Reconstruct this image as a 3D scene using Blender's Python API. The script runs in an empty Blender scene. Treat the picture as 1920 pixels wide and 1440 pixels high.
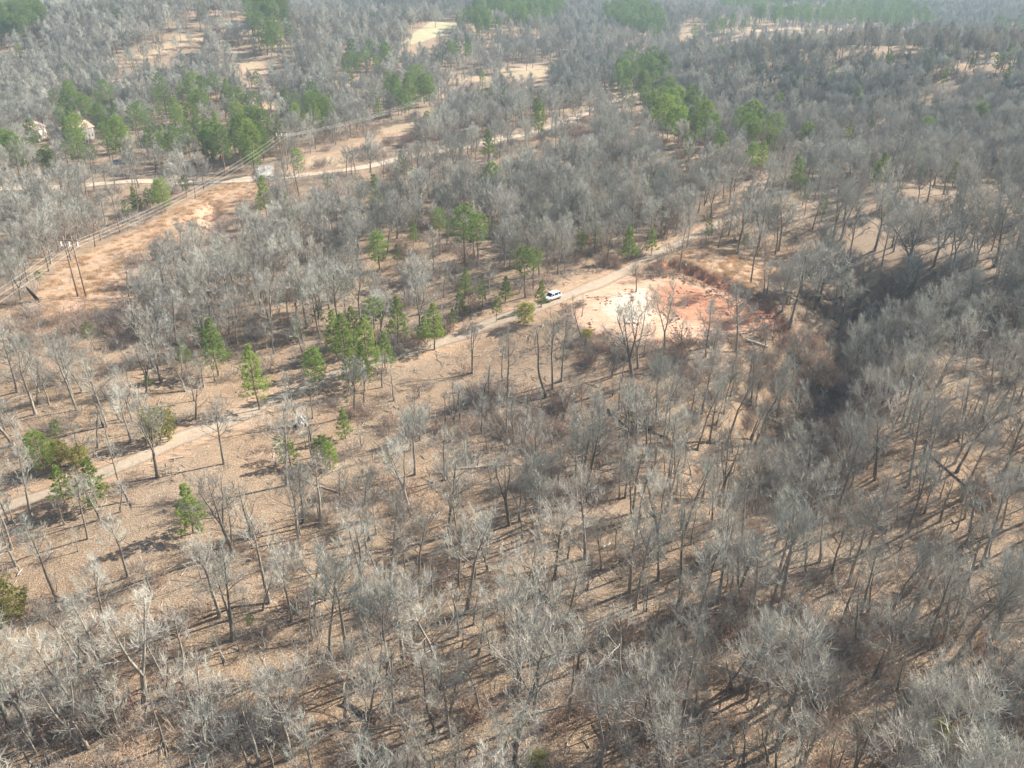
import bpy, bmesh, math, random
import numpy as np

from mathutils import Vector, Matrix
R = math.radians
scene = bpy.context.scene
COL = scene.collection

# ------------------------------------------------------------------ camera, world, sun, exposure
CAM_H = 70.0
PITCH = R(27.5)
FPX = 1560.0            # focal length in pixels of the 1920 px wide photograph
cam_d = bpy.data.cameras.new('camera'); cam = bpy.data.objects.new('camera', cam_d); COL.objects.link(cam)
cam.location = (0, 0, CAM_H); cam.rotation_euler = (math.pi/2 - PITCH, 0, 0)
cam_d.lens = 36*FPX/1920; cam_d.sensor_width = 36; cam_d.clip_end = 9000; cam_d.clip_start = 0.5
scene.camera = cam
SUN_EL, SUN_AZ = R(33), R(62)          # azimuth measured from +Y (view direction) to the right
w = bpy.data.worlds.new("World"); scene.world = w; w.use_nodes = True
nt = w.node_tree; bg = nt.nodes['Background']
sky = nt.nodes.new('ShaderNodeTexSky'); sky.sky_type = 'NISHITA'; sky.sun_disc = False
sky.sun_elevation = SUN_EL; sky.sun_rotation = SUN_AZ
nt.links.new(sky.outputs[0], bg.inputs[0]); bg.inputs[1].default_value = 0.068
sd = bpy.data.lights.new('sun', 'SUN'); so = bpy.data.objects.new('sun', sd); COL.objects.link(so)
sd.energy = 5.0; sd.angle = R(0.53); sd.color = (1, 0.965, 0.875)
sv = Vector((math.sin(SUN_AZ)*math.cos(SUN_EL), math.cos(SUN_AZ)*math.cos(SUN_EL), math.sin(SUN_EL)))
so.rotation_euler = sv.to_track_quat('Z', 'Y').to_euler(); so.location = sv*300
scene.view_settings.view_transform = 'Standard'; scene.view_settings.look = 'None'
scene.view_settings.gamma = 1; scene.view_settings.exposure = 1.45
scene.render.engine = 'CYCLES'
scene.cycles.max_bounces = 5; scene.cycles.diffuse_bounces = 2; scene.cycles.glossy_bounces = 1
scene.cycles.transmission_bounces = 2; scene.cycles.transparent_max_bounces = 4; scene.cycles.volume_bounces = 0

rnd = random.Random(11)
nrg = np.random.default_rng(11)

# ------------------------------------------------------------------ pixel <-> world
def ray(px, py):
    u = (px-960)/FPX; v = (720-py)/FPX
    return np.array([u, math.cos(PITCH)+v*math.sin(PITCH), -math.sin(PITCH)+v*math.cos(PITCH)])
def flat(px, py, z=0.0):
    d = ray(px, py); t = (z-CAM_H)/d[2]; return np.array([d[0]*t, d[1]*t])
def project(x, y, z):
    z = z-CAM_H; dep = y*math.cos(PITCH)-z*math.sin(PITCH); up = y*math.sin(PITCH)+z*math.cos(PITCH)
    dep = np.maximum(dep, 1e-3)
    return 960+FPX*x/dep, 720-FPX*up/dep, dep

# ------------------------------------------------------------------ terrain
def sstep(a, b, x):
    t = np.clip((x-a)/(b-a), 0, 1); return t*t*(3-2*t)
def seg_dist(X, Y, pts):
    best = np.full(np.shape(X), 1e9); side = np.zeros(np.shape(X))
    for (ax, ay), (bx, by) in zip(pts[:-1], pts[1:]):
        dx, dy = bx-ax, by-ay; L = dx*dx+dy*dy
        t = np.clip(((X-ax)*dx+(Y-ay)*dy)/L, 0, 1)
        ex, ey = X-(ax+t*dx), Y-(ay+t*dy); d = np.sqrt(ex*ex+ey*ey)
        cr = (dx*ey-dy*ex)
        m = d < best
        best = np.where(m, d, best); side = np.where(m, np.sign(cr), side)
    return best, side
RAV = [flat(*p) for p in [(1665, 556), (1600, 600), (1530, 680), (1475, 770), (1430, 840)]]
BANK = [flat(*p) for p in [(1232, 518), (1268, 518), (1330, 534), (1400, 560), (1490, 600)]]
LANE0 = [flat(*p) for p in [(1000, 580), (1060, 556), (1130, 528), (1200, 492), (1270, 458), (1310, 440), (1350, 418)]]
GUL = [flat(*p) for p in [(330, 420), (385, 400), (400, 380), (390, 440)]]
def h(X, Y):
    X = np.asarray(X, float); Y = np.asarray(Y, float)
    z = 1.6*np.sin(X/47+0.6)*np.cos(Y/61) + 0.9*np.sin(X/23+Y/31+1.1) + 0.35*np.sin(X/9.1+Y/13)+0.25*np.sin(X/5.3-Y/7.7)
    z *= sstep(30, 90, np.hypot(X, Y))*0.8+0.2
    far = sstep(300, 600, Y)
    z += far*(6*np.sin(X/140+1.3)*np.cos(Y/170+0.4)+3*np.sin(X/67+Y/90))
    # wooded hill at the upper left, ridge at the upper right, rising land beyond
    z += 34*np.exp(-(((X+225)/140)**2+((Y-650)/120)**2))
    z += 16*np.exp(-(((X+120)/170)**2+((Y-930)/70)**2))
    z += 11*np.exp(-(((X+60)/90)**2+((Y-760)/60)**2))
    z += 21*np.exp(-((Y-520+0.12*X)/100)**2)*sstep(60, 200, X)
    z -= 22*np.exp(-((Y-790)/110)**2)*sstep(60, 250, X)
    z += 95*sstep(1300, 3600, np.hypot(X, Y))+25*np.sin(X/400)*sstep(1300, 2500, Y)
    dl, _ = seg_dist(X, Y, LANE0)
    z += 3.0*np.exp(-(dl/28)**2)*sstep(120, 150, Y)
    z += 5.0*np.exp(-(((X-120)/55)**2+((Y-235)/45)**2))
    # ravine to the right of the clearing
    d, s = seg_dist(X, Y, RAV)
    z -= 13*np.exp(-(d/11)**2)
    z += 2.2*np.where(s > 0, 1, 0)*0
    # cut bank behind the clearing
    d, s = seg_dist(X, Y, BANK)
    sdv = d*s+0.7*np.sin(X*0.8+Y*0.35)+0.45*np.sin(X*1.9-Y*1.3)
    z += 2.0*sstep(0.0, 2.0, sdv)*np.exp(-(np.maximum(d-6, 0)/16)**2)*sstep(3, 11, seg_dist(X, Y, LANE0)[0])
    d, s = seg_dist(X, Y, GUL)
    z -= 1.8*np.exp(-(d/2.2)**2)
    return z
def hz(x, y): return float(h(x, y))
_TS = np.geomspace(25, 6000, 420)
def hit(px, py):
    d = ray(px, py); T = _TS
    for _ in range(3):
        below = CAM_H+d[2]*T < h(d[0]*T, d[1]*T)
        k = int(np.argmax(below)) if below.any() else len(T)-1
        T = np.linspace(T[max(k-1, 0)], T[k], 24)
    b = T[-1] if k == 0 else T[len(T)//2]
    return np.array([d[0]*b, d[1]*b])
def W(pts): return [hit(*p) for p in pts]
def poly_sd(X, Y, poly):
    """signed distance, positive inside"""
    X = np.asarray(X, float); Y = np.asarray(Y, float)
    ins = np.zeros(X.shape, bool); n = len(poly)
    for i in range(n):
        ax, ay = poly[i]; bx, by = poly[(i+1) % n]
        if ay == by: continue
        c = ((ay > Y) != (by > Y)) & (X < (bx-ax)*(Y-ay)/(by-ay)+ax); ins ^= c
    d, _ = seg_dist(X, Y, list(poly)+[poly[0]])
    return np.where(ins, d, -d)

LANE = W([(-260, 1060), (-120, 1000), (0, 955), (60, 935), (120, 915), (200, 884), (262, 858), (330, 824), (400, 800), (455, 778), (520, 745), (600, 714), (700, 678), (800, 650), (860, 630), (930, 602), (1000, 580), (1060, 556), (1130, 528), (1200, 492), (1270, 458), (1310, 440), (1350, 418), (1400, 384), (1425, 352), (1450, 335), (1480, 318)])
ROAD = W([(-250, 372), (-80, 362), (60, 352), (200, 344), (330, 343), (400, 341), (440, 338), (520, 333), (600, 325), (680, 314), (760, 296), (840, 281), (900, 271), (980, 252), (1050, 233), (1090, 216), (1116, 203), (1150, 191), (1200, 176), (1290, 160), (1400, 148), (1510, 138), (1640, 122), (1760, 113), (1900, 114), (2060, 116)])
SPUR = W([(478, 335), (494, 322), (500, 312)])
PATCH = W([(474, 326), (483, 311), (512, 309), (516, 322), (505, 333), (482, 334)])
POLEP = [hit(*p) for p in [(154, 557), (535, 318), (832, 214), (1050, 128)]]
_d = POLEP[0]-POLEP[1]; _d /= np.hypot(*_d)
POLE0 = POLEP[0]+_d*95
LINE = [POLE0+_d*60, POLE0]+POLEP
THICK = W([(760, 740), (1000, 640), (1300, 660), (1330, 720), (1180, 800), (1150, 900), (850, 900)])
TRAILL = W([(60, 600), (150, 575), (235, 548)])

PIT = W([(1055, 598), (1080, 548), (1160, 515), (1232, 512), (1330, 535), (1405, 562), (1478, 598), (1460, 622), (1380, 640), (1290, 640), (1180, 642), (1105, 632)])
RED = W([(1200, 545), (1240, 520), (1330, 540), (1400, 565), (1475, 600), (1440, 622), (1350, 628), (1270, 600), (1210, 580)])
PALE = W([(1112, 575), (1150, 546), (1200, 534), (1238, 552), (1232, 600), (1205, 618), (1165, 618)])
GLADE = W([(740, 700), (860, 640), (1010, 590), (1100, 640), (1060, 700), (960, 730), (860, 745), (770, 760)])
GLADE2 = W([(300, 860), (420, 810), (560, 780), (560, 860), (500, 930), (330, 950)])
FIELDS = {  # px polygons: kind (grass = tan, green = tan-green)
 'a': ([(745, 84), (800, 46), (852, 36), (860, 52), (830, 66), (790, 80)], 'green'),
 'b': ([(935, 128), (1000, 122), (1040, 118), (1030, 146), (990, 155), (945, 150)], 'tan'),
 'c': ([(265, 98), (330, 66), (385, 60), (390, 74), (330, 92), (285, 112), (215, 134), (205, 128)], 'tan'),
 'd': ([(415, 92), (470, 98), (500, 122), (505, 140), (450, 140), (440, 120)], 'tan'),
 'e': ([(465, 198), (500, 190), (556, 184), (560, 200), (510, 208)], 'tan'),
 'f': ([(1268, 72), (1292, 46), (1310, 38), (1316, 44), (1300, 66)], 'tan'),
 'g': ([(730, 152), (900, 140), (935, 148), (900, 152), (740, 160)], 'tan'),
 'h': ([(560, 318), (580, 290), (680, 300), (650, 312)], 'tan'),
 'i': ([(640, 235), (800, 226), (810, 240), (720, 252)], 'tan'),
 'j': ([(1780, 112), (1900, 108), (1920, 122), (1800, 124)], 'tan'),
 'k': ([(1360, 60), (1480, 50), (1620, 46), (1625, 52), (1450, 60)], 'tan'),
}
FPOLY = {k: (W(v[0]), v[1]) for k, v in FIELDS.items()}
SLOPE = W([(1440, 380), (1560, 350), (1920, 352), (1990, 480), (1800, 500), (1600, 470), (1450, 470)])
SLOPEG = W([(1230, 500), (1290, 470), (1400, 470), (1470, 490), (1480, 530), (1400, 545), (1290, 515)])
CORR = W([(40, 625), (50, 595), (60, 560), (110, 500), (250, 432), (400, 352), (470, 322), (500, 345), (470, 372), (420, 400), (380, 425), (330, 440), (270, 470), (235, 520), (222, 566), (160, 592), (90, 622)])

# ------------------------------------------------------------------ materials
def mat(name):
    m = bpy.data.materials.new(name); m.use_nodes = True; nt = m.node_tree
    b = nt.nodes['Principled BSDF']; b.inputs['Roughness'].default_value = 0.9
    b.inputs['Specular IOR Level'].default_value = 0.15
    return m, nt, b
def N(nt, t, **k):
    n = nt.nodes.new(t)
    for a, v in k.items(): setattr(n, a, v)
    return n
def noise(nt, vec, scale, detail=4, rough=0.6, dist=0):
    n = N(nt, 'ShaderNodeTexNoise'); n.inputs['Scale'].default_value = scale; n.inputs['Detail'].default_value = detail
    n.inputs['Roughness'].default_value = rough; n.inputs['Distortion'].default_value = dist
    nt.links.new(vec, n.inputs['Vector']); return n.outputs['Fac']
def ramp(nt, fac, stops):
    r = N(nt, 'ShaderNodeValToRGB'); nt.links.new(fac, r.inputs[0]); e = r.color_ramp.elements
    while len(e) < len(stops): e.new(0.5)
    for el, (p, c) in zip(e, stops):
        el.position = p; el.color = (c, c, c, 1) if isinstance(c, (int, float)) else (*c, 1)
    return r.outputs[0]
def mix(nt, fac, a, b, mode='MIX'):
    m = N(nt, 'ShaderNodeMix', data_type='RGBA', blend_type=mode)
    for s, v in ((m.inputs[0], fac), (m.inputs[6], a), (m.inputs[7], b)):
        if hasattr(v, 'is_linked'): nt.links.new(v, s)
        elif isinstance(v, (int, float)): s.default_value = v
        else: s.default_value = (*v, 1)
    return m.outputs[2]
def mth(nt, op, a, b=None, clamp=False):
    m = N(nt, 'ShaderNodeMath', operation=op, use_clamp=clamp)
    for s, v in ((m.inputs[0], a), (m.inputs[1], b)):
        if v is None: continue
        if hasattr(v, 'is_linked'): nt.links.new(v, s)
        else: s.default_value = v
    return m.outputs[0]
def litter_color(nt, pos):
    big = noise(nt, pos, 0.035, 4, 0.6, 0.5)
    med = noise(nt, pos, 0.45, 5, 0.65, 0.4)
    fine = noise(nt, pos, 5.5, 3, 0.7)
    c = mix(nt, ramp(nt, med, [(0.3, 0), (0.7, 1)]), (0.195, 0.113, 0.062), (0.385, 0.262, 0.160))
    c = mix(nt, ramp(nt, big, [(0.38, 0), (0.62, 0.65)]), c, (0.325, 0.245, 0.170))
    c = mix(nt, ramp(nt, fine, [(0.36, 0.85), (0.52, 0)]), c, (0.115, 0.070, 0.045))
    crumb = noise(nt, pos, 1.7, 4, 0.75, 0.3)
    c = mix(nt, ramp(nt, crumb, [(0.34, 0.7), (0.50, 0)]), c, (0.175, 0.115, 0.075))
    hollow = noise(nt, pos, 0.012, 3, 0.6, 0.3)
    c = mix(nt, ramp(nt, hollow, [(0.42, 0), (0.6, 0.45)]), c, (0.21, 0.16, 0.12))
    c = mix(nt, ramp(nt, fine, [(0.55, 0), (0.72, 0.75)]), c, (0.600, 0.450, 0.310))
    return c, med, fine

def ground_mat():
    m, nt, b = mat('leaf_litter_ground')
    geo = N(nt, 'ShaderNodeNewGeometry'); pos = geo.outputs['Position']
    c, med, fine = litter_color(nt, pos)
    at = N(nt, 'ShaderNodeAttribute', attribute_name='mask'); sep = N(nt, 'ShaderNodeSeparateColor'); nt.links.new(at.outputs['Color'], sep.inputs[0])
    at2 = N(nt, 'ShaderNodeAttribute', attribute_name='maskb'); sep2 = N(nt, 'ShaderNodeSeparateColor'); nt.links.new(at2.outputs['Color'], sep2.inputs[0])
    n1 = noise(nt, pos, 0.22, 6, 0.7, 0.6); n2 = noise(nt, pos, 1.6, 5, 0.75)
    def soft(v, k=1.6):
        s = mth(nt, 'ADD', v, mth(nt, 'MULTIPLY', mth(nt, 'SUBTRACT', mth(nt, 'ADD', mth(nt, 'MULTIPLY', n1, 0.6), mth(nt, 'MULTIPLY', n2, 0.4)), 0.5), k))
        return ramp(nt, s, [(0.4, 0), (0.66, 1)])
    # stretched noise: streaky dry grass / scraped clay
    mp = N(nt, 'ShaderNodeMapping'); nt.links.new(pos, mp.inputs[0]); mp.inputs['Rotation'].default_value = (0, 0, R(35)); mp.inputs['Scale'].default_value = (0.35, 1.6, 1)
    st = noise(nt, mp.outputs[0], 1.3, 6, 0.72, 0.8)
    grass = mix(nt, ramp(nt, st, [(0.32, 0), (0.66, 1)]), (0.260, 0.160, 0.100), (0.520, 0.355, 0.235))
    grass = mix(nt, ramp(nt, fine, [(0.35, 0.5), (0.5, 0)]), grass, (0.20, 0.14, 0.08))
    dirt = mix(nt, ramp(nt, st, [(0.3, 0), (0.7, 1)]), (0.420, 0.245, 0.155), (0.600, 0.410, 0.290))
    red = mix(nt, ramp(nt, st, [(0.3, 0), (0.7, 1)]), (0.290, 0.115, 0.060), (0.520, 0.270, 0.165))
    mp2 = N(nt, 'ShaderNodeMapping'); nt.links.new(pos, mp2.inputs[0]); mp2.inputs['Rotation'].default_value = (0, 0, R(-28)); mp2.inputs['Scale'].default_value = (0.12, 1.4, 1)
    rut = noise(nt, mp2.outputs[0], 1.0, 3, 0.6, 0.25)
    dirt = mix(nt, ramp(nt, rut, [(0.36, 0.6), (0.46, 0)]), dirt, (0.33, 0.19, 0.115))
    red = mix(nt, ramp(nt, rut, [(0.36, 0.6), (0.46, 0)]), red, (0.22, 0.085, 0.045))
    pale = mix(nt, ramp(nt, n2, [(0.3, 0), (0.6, 1)]), (0.46, 0.34, 0.25), (0.64, 0.52, 0.41))
    field = mix(nt, ramp(nt, n1, [(0.3, 0), (0.7, 1)]), (0.31, 0.27, 0.15), (0.44, 0.38, 0.24))
    c = mix(nt, soft(sep.outputs[2], 1.2), c, grass)
    c = mix(nt, soft(sep.outputs[0], 1.4), c, dirt)
    c = mix(nt, soft(sep2.outputs[0], 1.7), c, red)
    c = mix(nt, soft(sep.outputs[1], 1.5), c, pale)
    c = mix(nt, soft(sep2.outputs[1], 0.4), c, field)
    c = mix(nt, soft(sep2.outputs[2], 1.4), c, (0.115, 0.085, 0.062))  # darker ravine bed: mostly painted shade, some humus
    nt.links.new(c, b.inputs['Base Color'])
    bp = N(nt, 'ShaderNodeBump'); bp.inputs['Strength'].default_value = 0.9; bp.inputs['Distance'].default_value = 0.35
    hh = mth(nt, 'ADD', mth(nt, 'MULTIPLY', med, 0.6), mth(nt, 'MULTIPLY', fine, 0.45))
    nt.links.new(hh, bp.inputs['Height']); nt.links.new(bp.outputs[0], b.inputs['Normal'])
    return m
def track_mat(name, ca, cb, edge_k):
    m, nt, b = mat(name)
    geo = N(nt, 'ShaderNodeNewGeometry'); pos = geo.outputs['Position']
    lc, med, fine = litter_color(nt, pos)
    n1 = noise(nt, pos, 0.5, 6, 0.7, 0.5); n2 = noise(nt, pos, 4, 4, 0.7)
    c = mix(nt, ramp(nt, n1, [(0.3, 0), (0.7, 1)]), ca, cb)
    c = mix(nt, ramp(nt, n2, [(0.36, 0.55), (0.52, 0)]), c, tuple(v*0.6 for v in ca))
    at = N(nt, 'ShaderNodeAttribute', attribute_name='side')     # -1..1 across the width
    a = mth(nt, 'ABSOLUTE', at.outputs['Fac'])
    s = mth(nt, 'ADD', a, mth(nt, 'MULTIPLY', mth(nt, 'SUBTRACT', n1, 0.5), edge_k))
    # grassy middle strip between the two wheel tracks
    midm = ramp(nt, mth(nt, 'ADD', a, mth(nt, 'MULTIPLY', mth(nt, 'SUBTRACT', n1, 0.5), 0.9)), [(0.08, 0.8), (0.30, 0)])
    c = mix(nt, midm, c, (0.38, 0.27, 0.18))
    c = mix(nt, ramp(nt, s, [(0.60, 0), (0.88, 1)]), c, lc)
    nt.links.new(c, b.inputs['Base Color'])
    bp = N(nt, 'ShaderNodeBump'); bp.inputs['Strength'].default_value = 0.5; bp.inputs['Distance'].default_value = 0.08
    nt.links.new(n2, bp.inputs['Height']); nt.links.new(bp.outputs[0], b.inputs['Normal'])
    return m
def bark_mat(name, dark, light, scale=3.0, vary=0.5, warm=(0.30, 0.20, 0.15)):
    m, nt, b = mat(name)
    tc = N(nt, 'ShaderNodeTexCoord'); oi = N(nt, 'ShaderNodeObjectInfo')
    mp = N(nt, 'ShaderNodeMapping'); nt.links.new(tc.outputs['Object'], mp.inputs[0]); mp.inputs['Scale'].default_value = (1, 1, 0.35)
    n1 = noise(nt, mp.outputs[0], scale, 4, 0.7, 0.3)
    c = mix(nt, ramp(nt, n1, [(0.32, 0), (0.68, 1)]), dark, light)
    c = mix(nt, mth(nt, 'MULTIPLY', oi.outputs['Random'], vary), c, warm)
    r2 = mth(nt, 'FRACT', mth(nt, 'MULTIPLY', oi.outputs['Random'], 7.31))
    hs = N(nt, 'ShaderNodeHueSaturation'); nt.links.new(c, hs.inputs['Color'])
    nt.links.new(mth(nt, 'ADD', mth(nt, 'MULTIPLY', r2, 0.65), 0.64), hs.inputs['Value'])
    nt.links.new(hs.outputs[0], b.inputs['Base Color'])
    return m
def leaf_mat(name, a, bcol, trans=0.35, vary=0.5, third=None):
    m, nt, b = mat(name)
    tc = N(nt, 'ShaderNodeTexCoord'); oi = N(nt, 'ShaderNodeObjectInfo')
    n1 = noise(nt, tc.outputs['Object'], 1.3, 3, 0.7)
    c = mix(nt, ramp(nt, n1, [(0.3, 0), (0.7, 1)]), a, bcol)
    if third: c = mix(nt, mth(nt, 'MULTIPLY', oi.outputs['Random'], vary), c, third)
    r2 = mth(nt, 'FRACT', mth(nt, 'MULTIPLY', oi.outputs['Random'], 5.17))
    hs = N(nt, 'ShaderNodeHueSaturation'); nt.links.new(c, hs.inputs['Color'])
    nt.links.new(mth(nt, 'ADD', mth(nt, 'MULTIPLY', r2, 0.55), 0.72), hs.inputs['Value'])
    nt.links.new(hs.outputs[0], b.inputs['Base Color']); b.inputs['Roughness'].default_value = 0.7
    tr = N(nt, 'ShaderNodeBsdfTranslucent'); nt.links.new(hs.outputs[0], tr.inputs[0])
    ms = N(nt, 'ShaderNodeMixShader'); ms.inputs[0].default_value = trans
    nt.links.new(b.outputs[0], ms.inputs[1]); nt.links.new(tr.outputs[0], ms.inputs[2])
    nt.links.new(ms.outputs[0], nt.nodes['Material Output'].inputs[0])
    return m
def plain(name, col, rough=0.6, metal=0.0, spec=0.4, ns=6.0, amt=0.25):
    m, nt, b = mat(name)
    tc = N(nt, 'ShaderNodeTexCoord'); n1 = noise(nt, tc.outputs['Object'], ns, 4, 0.6)
    c = mix(nt, ramp(nt, n1, [(0.3, 0), (0.7, 1)]), tuple(v*(1-amt) for v in col), col)
    nt.links.new(c, b.inputs['Base Color'])
    b.inputs['Roughness'].default_value = rough; b.inputs['Metallic'].default_value = metal; b.inputs['Specular IOR Level'].default_value = spec
    return m
M = {}
M['ground'] = ground_mat()
M['lane'] = track_mat('lane_gravel', (0.30, 0.235, 0.175), (0.45, 0.365, 0.28), 1.2)
M['road'] = track_mat('road_gravel', (0.42, 0.335, 0.25), (0.58, 0.485, 0.375), 0.7)
M['trunk'] = bark_mat('oak_bark', (0.115, 0.098, 0.078), (0.34, 0.31, 0.26), 3.0, 0.25)
M['twig'] = bark_mat('twig_bark', (0.275, 0.266, 0.225), (0.525, 0.512, 0.445), 0.6, 0.45, (0.38, 0.30, 0.235))
M['brush'] = bark_mat('brush_bark', (0.25, 0.215, 0.18), (0.48, 0.43, 0.375), 0.8, 0.6, (0.36, 0.26, 0.19))
M['pbark'] = bark_mat('pine_bark', (0.10, 0.07, 0.05), (0.30, 0.21, 0.16), 4.0, 0.2)
M['needle'] = leaf_mat('pine_needles', (0.115, 0.175, 0.055), (0.260, 0.340, 0.100), 0.36, 0.6, (0.19, 0.24, 0.07))
M['young'] = leaf_mat('young_pine_needles', (0.125, 0.190, 0.050), (0.290, 0.385, 0.095), 0.40, 0.6, (0.29, 0.34, 0.08))
M['cedar'] = leaf_mat('juniper_foliage', (0.24, 0.25, 0.06), (0.42, 0.40, 0.11), 0.4, 0.4, (0.30, 0.24, 0.07))
M['brown'] = leaf_mat('dead_oak_leaves', (0.20, 0.105, 0.065), (0.38, 0.21, 0.14), 0.3, 0.6, (0.42, 0.27, 0.2))
M['log'] = bark_mat('weathered_log', (0.22, 0.19, 0.16), (0.50, 0.46, 0.41), 2.5, 0.5, (0.25, 0.17, 0.12))
M['cut'] = plain('cut_wood', (0.68, 0.52, 0.36), 0.8, 0, 0.1)
M['charred'] = plain('dark_rotten_wood', (0.045, 0.036, 0.030), 0.95, 0, 0.1, 5, 0.4)
M['pole'] = plain('pole_wood', (0.30, 0.215, 0.155), 0.85, 0, 0.1, 3, 0.3)
M['wire'] = plain('wire_metal', (0.62, 0.58, 0.52), 0.5, 0.0, 0.4)
M['ceram'] = plain('white_ceramic', (0.85, 0.86, 0.86), 0.25, 0, 0.5)
M['drygrass'] = leaf_mat('dry_grass', (0.38, 0.245, 0.14), (0.64, 0.45, 0.28), 0.3, 0.5, (0.54, 0.34, 0.18))

# ------------------------------------------------------------------ mesh buffer
class Buf:
    def __init__(s): s.v = []; s.f = []; s.n = 0; s.m = []
    def add(s, V, F, mi=0):
        V = np.asarray(V, float).reshape(-1, 3)
        s.v.append(V); s.f.extend([tuple(i+s.n for i in f) for f in F]); s.m.extend([mi]*len(F)); s.n += len(V)
    def tube(s, P, Rr, n=3, cap=False, mi=0):
        P = np.asarray(P, float); k = len(P); T = np.gradient(P, axis=0); T /= np.linalg.norm(T, axis=1)[:, None]+1e-9
        up = np.array([0.13, 0.07, 1.0]) if abs(T[0][2]) < 0.9 else np.array([1.0, 0.1, 0.0])
        A = np.cross(T, up); A /= np.linalg.norm(A, axis=1)[:, None]+1e-9; B = np.cross(T, A)
        th = np.arange(n)*2*math.pi/n; Rr = np.asarray(Rr, float)[:, None, None]
        V = P[:, None, :]+Rr*(np.cos(th)[None, :, None]*A[:, None, :]+np.sin(th)[None, :, None]*B[:, None, :])
        F = [(i*n+j, i*n+(j+1) % n, (i+1)*n+(j+1) % n, (i+1)*n+j) for i in range(k-1) for j in range(n)]
        if cap: F += [tuple(range(n-1, -1, -1)), tuple(range((k-1)*n, k*n))]
        s.add(V, F, mi)
    def box(s, c, d, rot=0, mi=0):
        cx, cy, cz = c; V = []
        for z in (-1, 1):
            for y in (-1, 1):
                for x in (-1, 1):
                    X, Y = x*d[0]/2, y*d[1]/2
                    V.append((cx+X*math.cos(rot)-Y*math.sin(rot), cy+X*math.sin(rot)+Y*math.cos(rot), cz+z*d[2]/2))
        s.add(V, [(0, 2, 3, 1), (4, 5, 7, 6), (0, 1, 5, 4), (2, 6, 7, 3), (0, 4, 6, 2), (1, 3, 7, 5)], mi)
    def mesh(s, name, mats, smooth=False):
        me = bpy.data.meshes.new(name)
        V = np.concatenate(s.v) if s.v else np.zeros((0, 3))
        me.from_pydata(V.tolist(), [], s.f)
        for m_ in (mats if isinstance(mats, (list, tuple)) else [mats]): me.materials.append(m_)
        me.polygons.foreach_set('material_index', s.m)
        if smooth: me.polygons.foreach_set('use_smooth', [True]*len(s.f))
        me.update(); return me
def obj(name, me, parent=None, col=None):
    o = bpy.data.objects.new(name, me); (col or COL).objects.link(o); o.parent = parent; return o
def tag(o, label=None, cat=None, group=None, kind=None):
    if label: o['label'] = label
    if cat: o['category'] = cat
    if group: o['group'] = group
    if kind: o['kind'] = kind
    return o
def empty(name, loc, rz=0):
    o = bpy.data.objects.new(name, None); COL.objects.link(o); o.location = loc; o.rotation_euler = (0, 0, rz)
    o.empty_display_size = 0.5; return o

# ------------------------------------------------------------------ ground sheet
def lines(a, b, c0, c1, st, grow, mx):
    out = list(np.arange(c0, c1, st)); s = st; v = out[-1]
    while v < b: s = min(s*grow, mx); v += s; out.append(v)
    s = st; v = out[0]; pre = []
    while v > a: s = min(s*grow, mx); v -= s; pre.append(v)
    return np.array(pre[::-1]+out)
gx = lines(-3200, 3200, -110, 110, 1.1, 1.028, 60); gy = lines(-400, 5200, 20, 230, 1.1, 1.022, 60)
GX, GY = np.meshgrid(gx, gy); GZ = h(GX, GY)
nx, ny = len(gx), len(gy)
me = bpy.data.meshes.new('ground')
verts = np.stack([GX, GY, GZ], -1).reshape(-1, 3)
I = (np.arange(ny-1)[:, None]*nx+np.arange(nx-1)[None, :]).reshape(-1)
F = np.stack([I, I+1, I+nx+1, I+nx], -1)
me.vertices.add(len(verts)); me.vertices.foreach_set('co', verts.ravel())
me.loops.add(F.size); me.loops.foreach_set('vertex_index', F.ravel().astype(np.int32))
me.polygons.add(len(F)); me.polygons.foreach_set('loop_start', (np.arange(len(F))*4).astype(np.int32))
me.polygons.foreach_set('loop_total', np.full(len(F), 4, np.int32)); me.update(calc_edges=True)
me.polygons.foreach_set('use_smooth', np.ones(len(F), bool)); me.materials.append(M['ground'])
def pm(poly, soft): return sstep(-soft, soft, poly_sd(GX, GY, poly))
dirt = pm(PIT, 4.5)*0.8
dd, _ = seg_dist(GX, GY, LINE); ln = seg_dist(GX, GY, LANE)[0]; rd = seg_dist(GX, GY, ROAD)[0]; tl = seg_dist(GX, GY, TRAILL)[0]
red = pm(RED, 5)*0.72
bd, bs = seg_dist(GX, GY, BANK); red = np.maximum(red, np.exp(-(bd/1.9)**2)*0.95)
pale = pm(PALE, 6)*0.75
grass = np.maximum.reduce([pm(CORR, 4)*1.0, pm(SLOPEG, 4)*0.85, np.exp(-(dd/8)**2)*0.62, np.exp(-(ln/8.0)**2)*0.75, np.exp(-(rd/6)**2)*0.7])
fld = np.zeros_like(GX)
for k, (pl, kd) in FPOLY.items():
    if kd == 'tan': grass = np.maximum(grass, pm(pl, 4)*0.8); fld = np.maximum(fld, pm(pl, 4)*0.5)
    else: fld = np.maximum(fld, pm(pl, 4)*1.0)
dirt = np.maximum(dirt, np.exp(-(seg_dist(GX, GY, GUL)[0]/2.5)**2)*0.7)
dirt = np.maximum(dirt, np.exp(-(tl/1.6)**2)*0.6)
dark = np.exp(-(seg_dist(GX, GY, RAV)[0]/9)**2)*0.62  # mostly the ravine's shade put into the ground colour, partly dark humus
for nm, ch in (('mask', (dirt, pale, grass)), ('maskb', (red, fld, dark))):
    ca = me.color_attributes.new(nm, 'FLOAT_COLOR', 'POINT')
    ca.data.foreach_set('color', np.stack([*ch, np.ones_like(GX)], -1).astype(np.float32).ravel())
tag(obj('ground', me), kind='structure')

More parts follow.
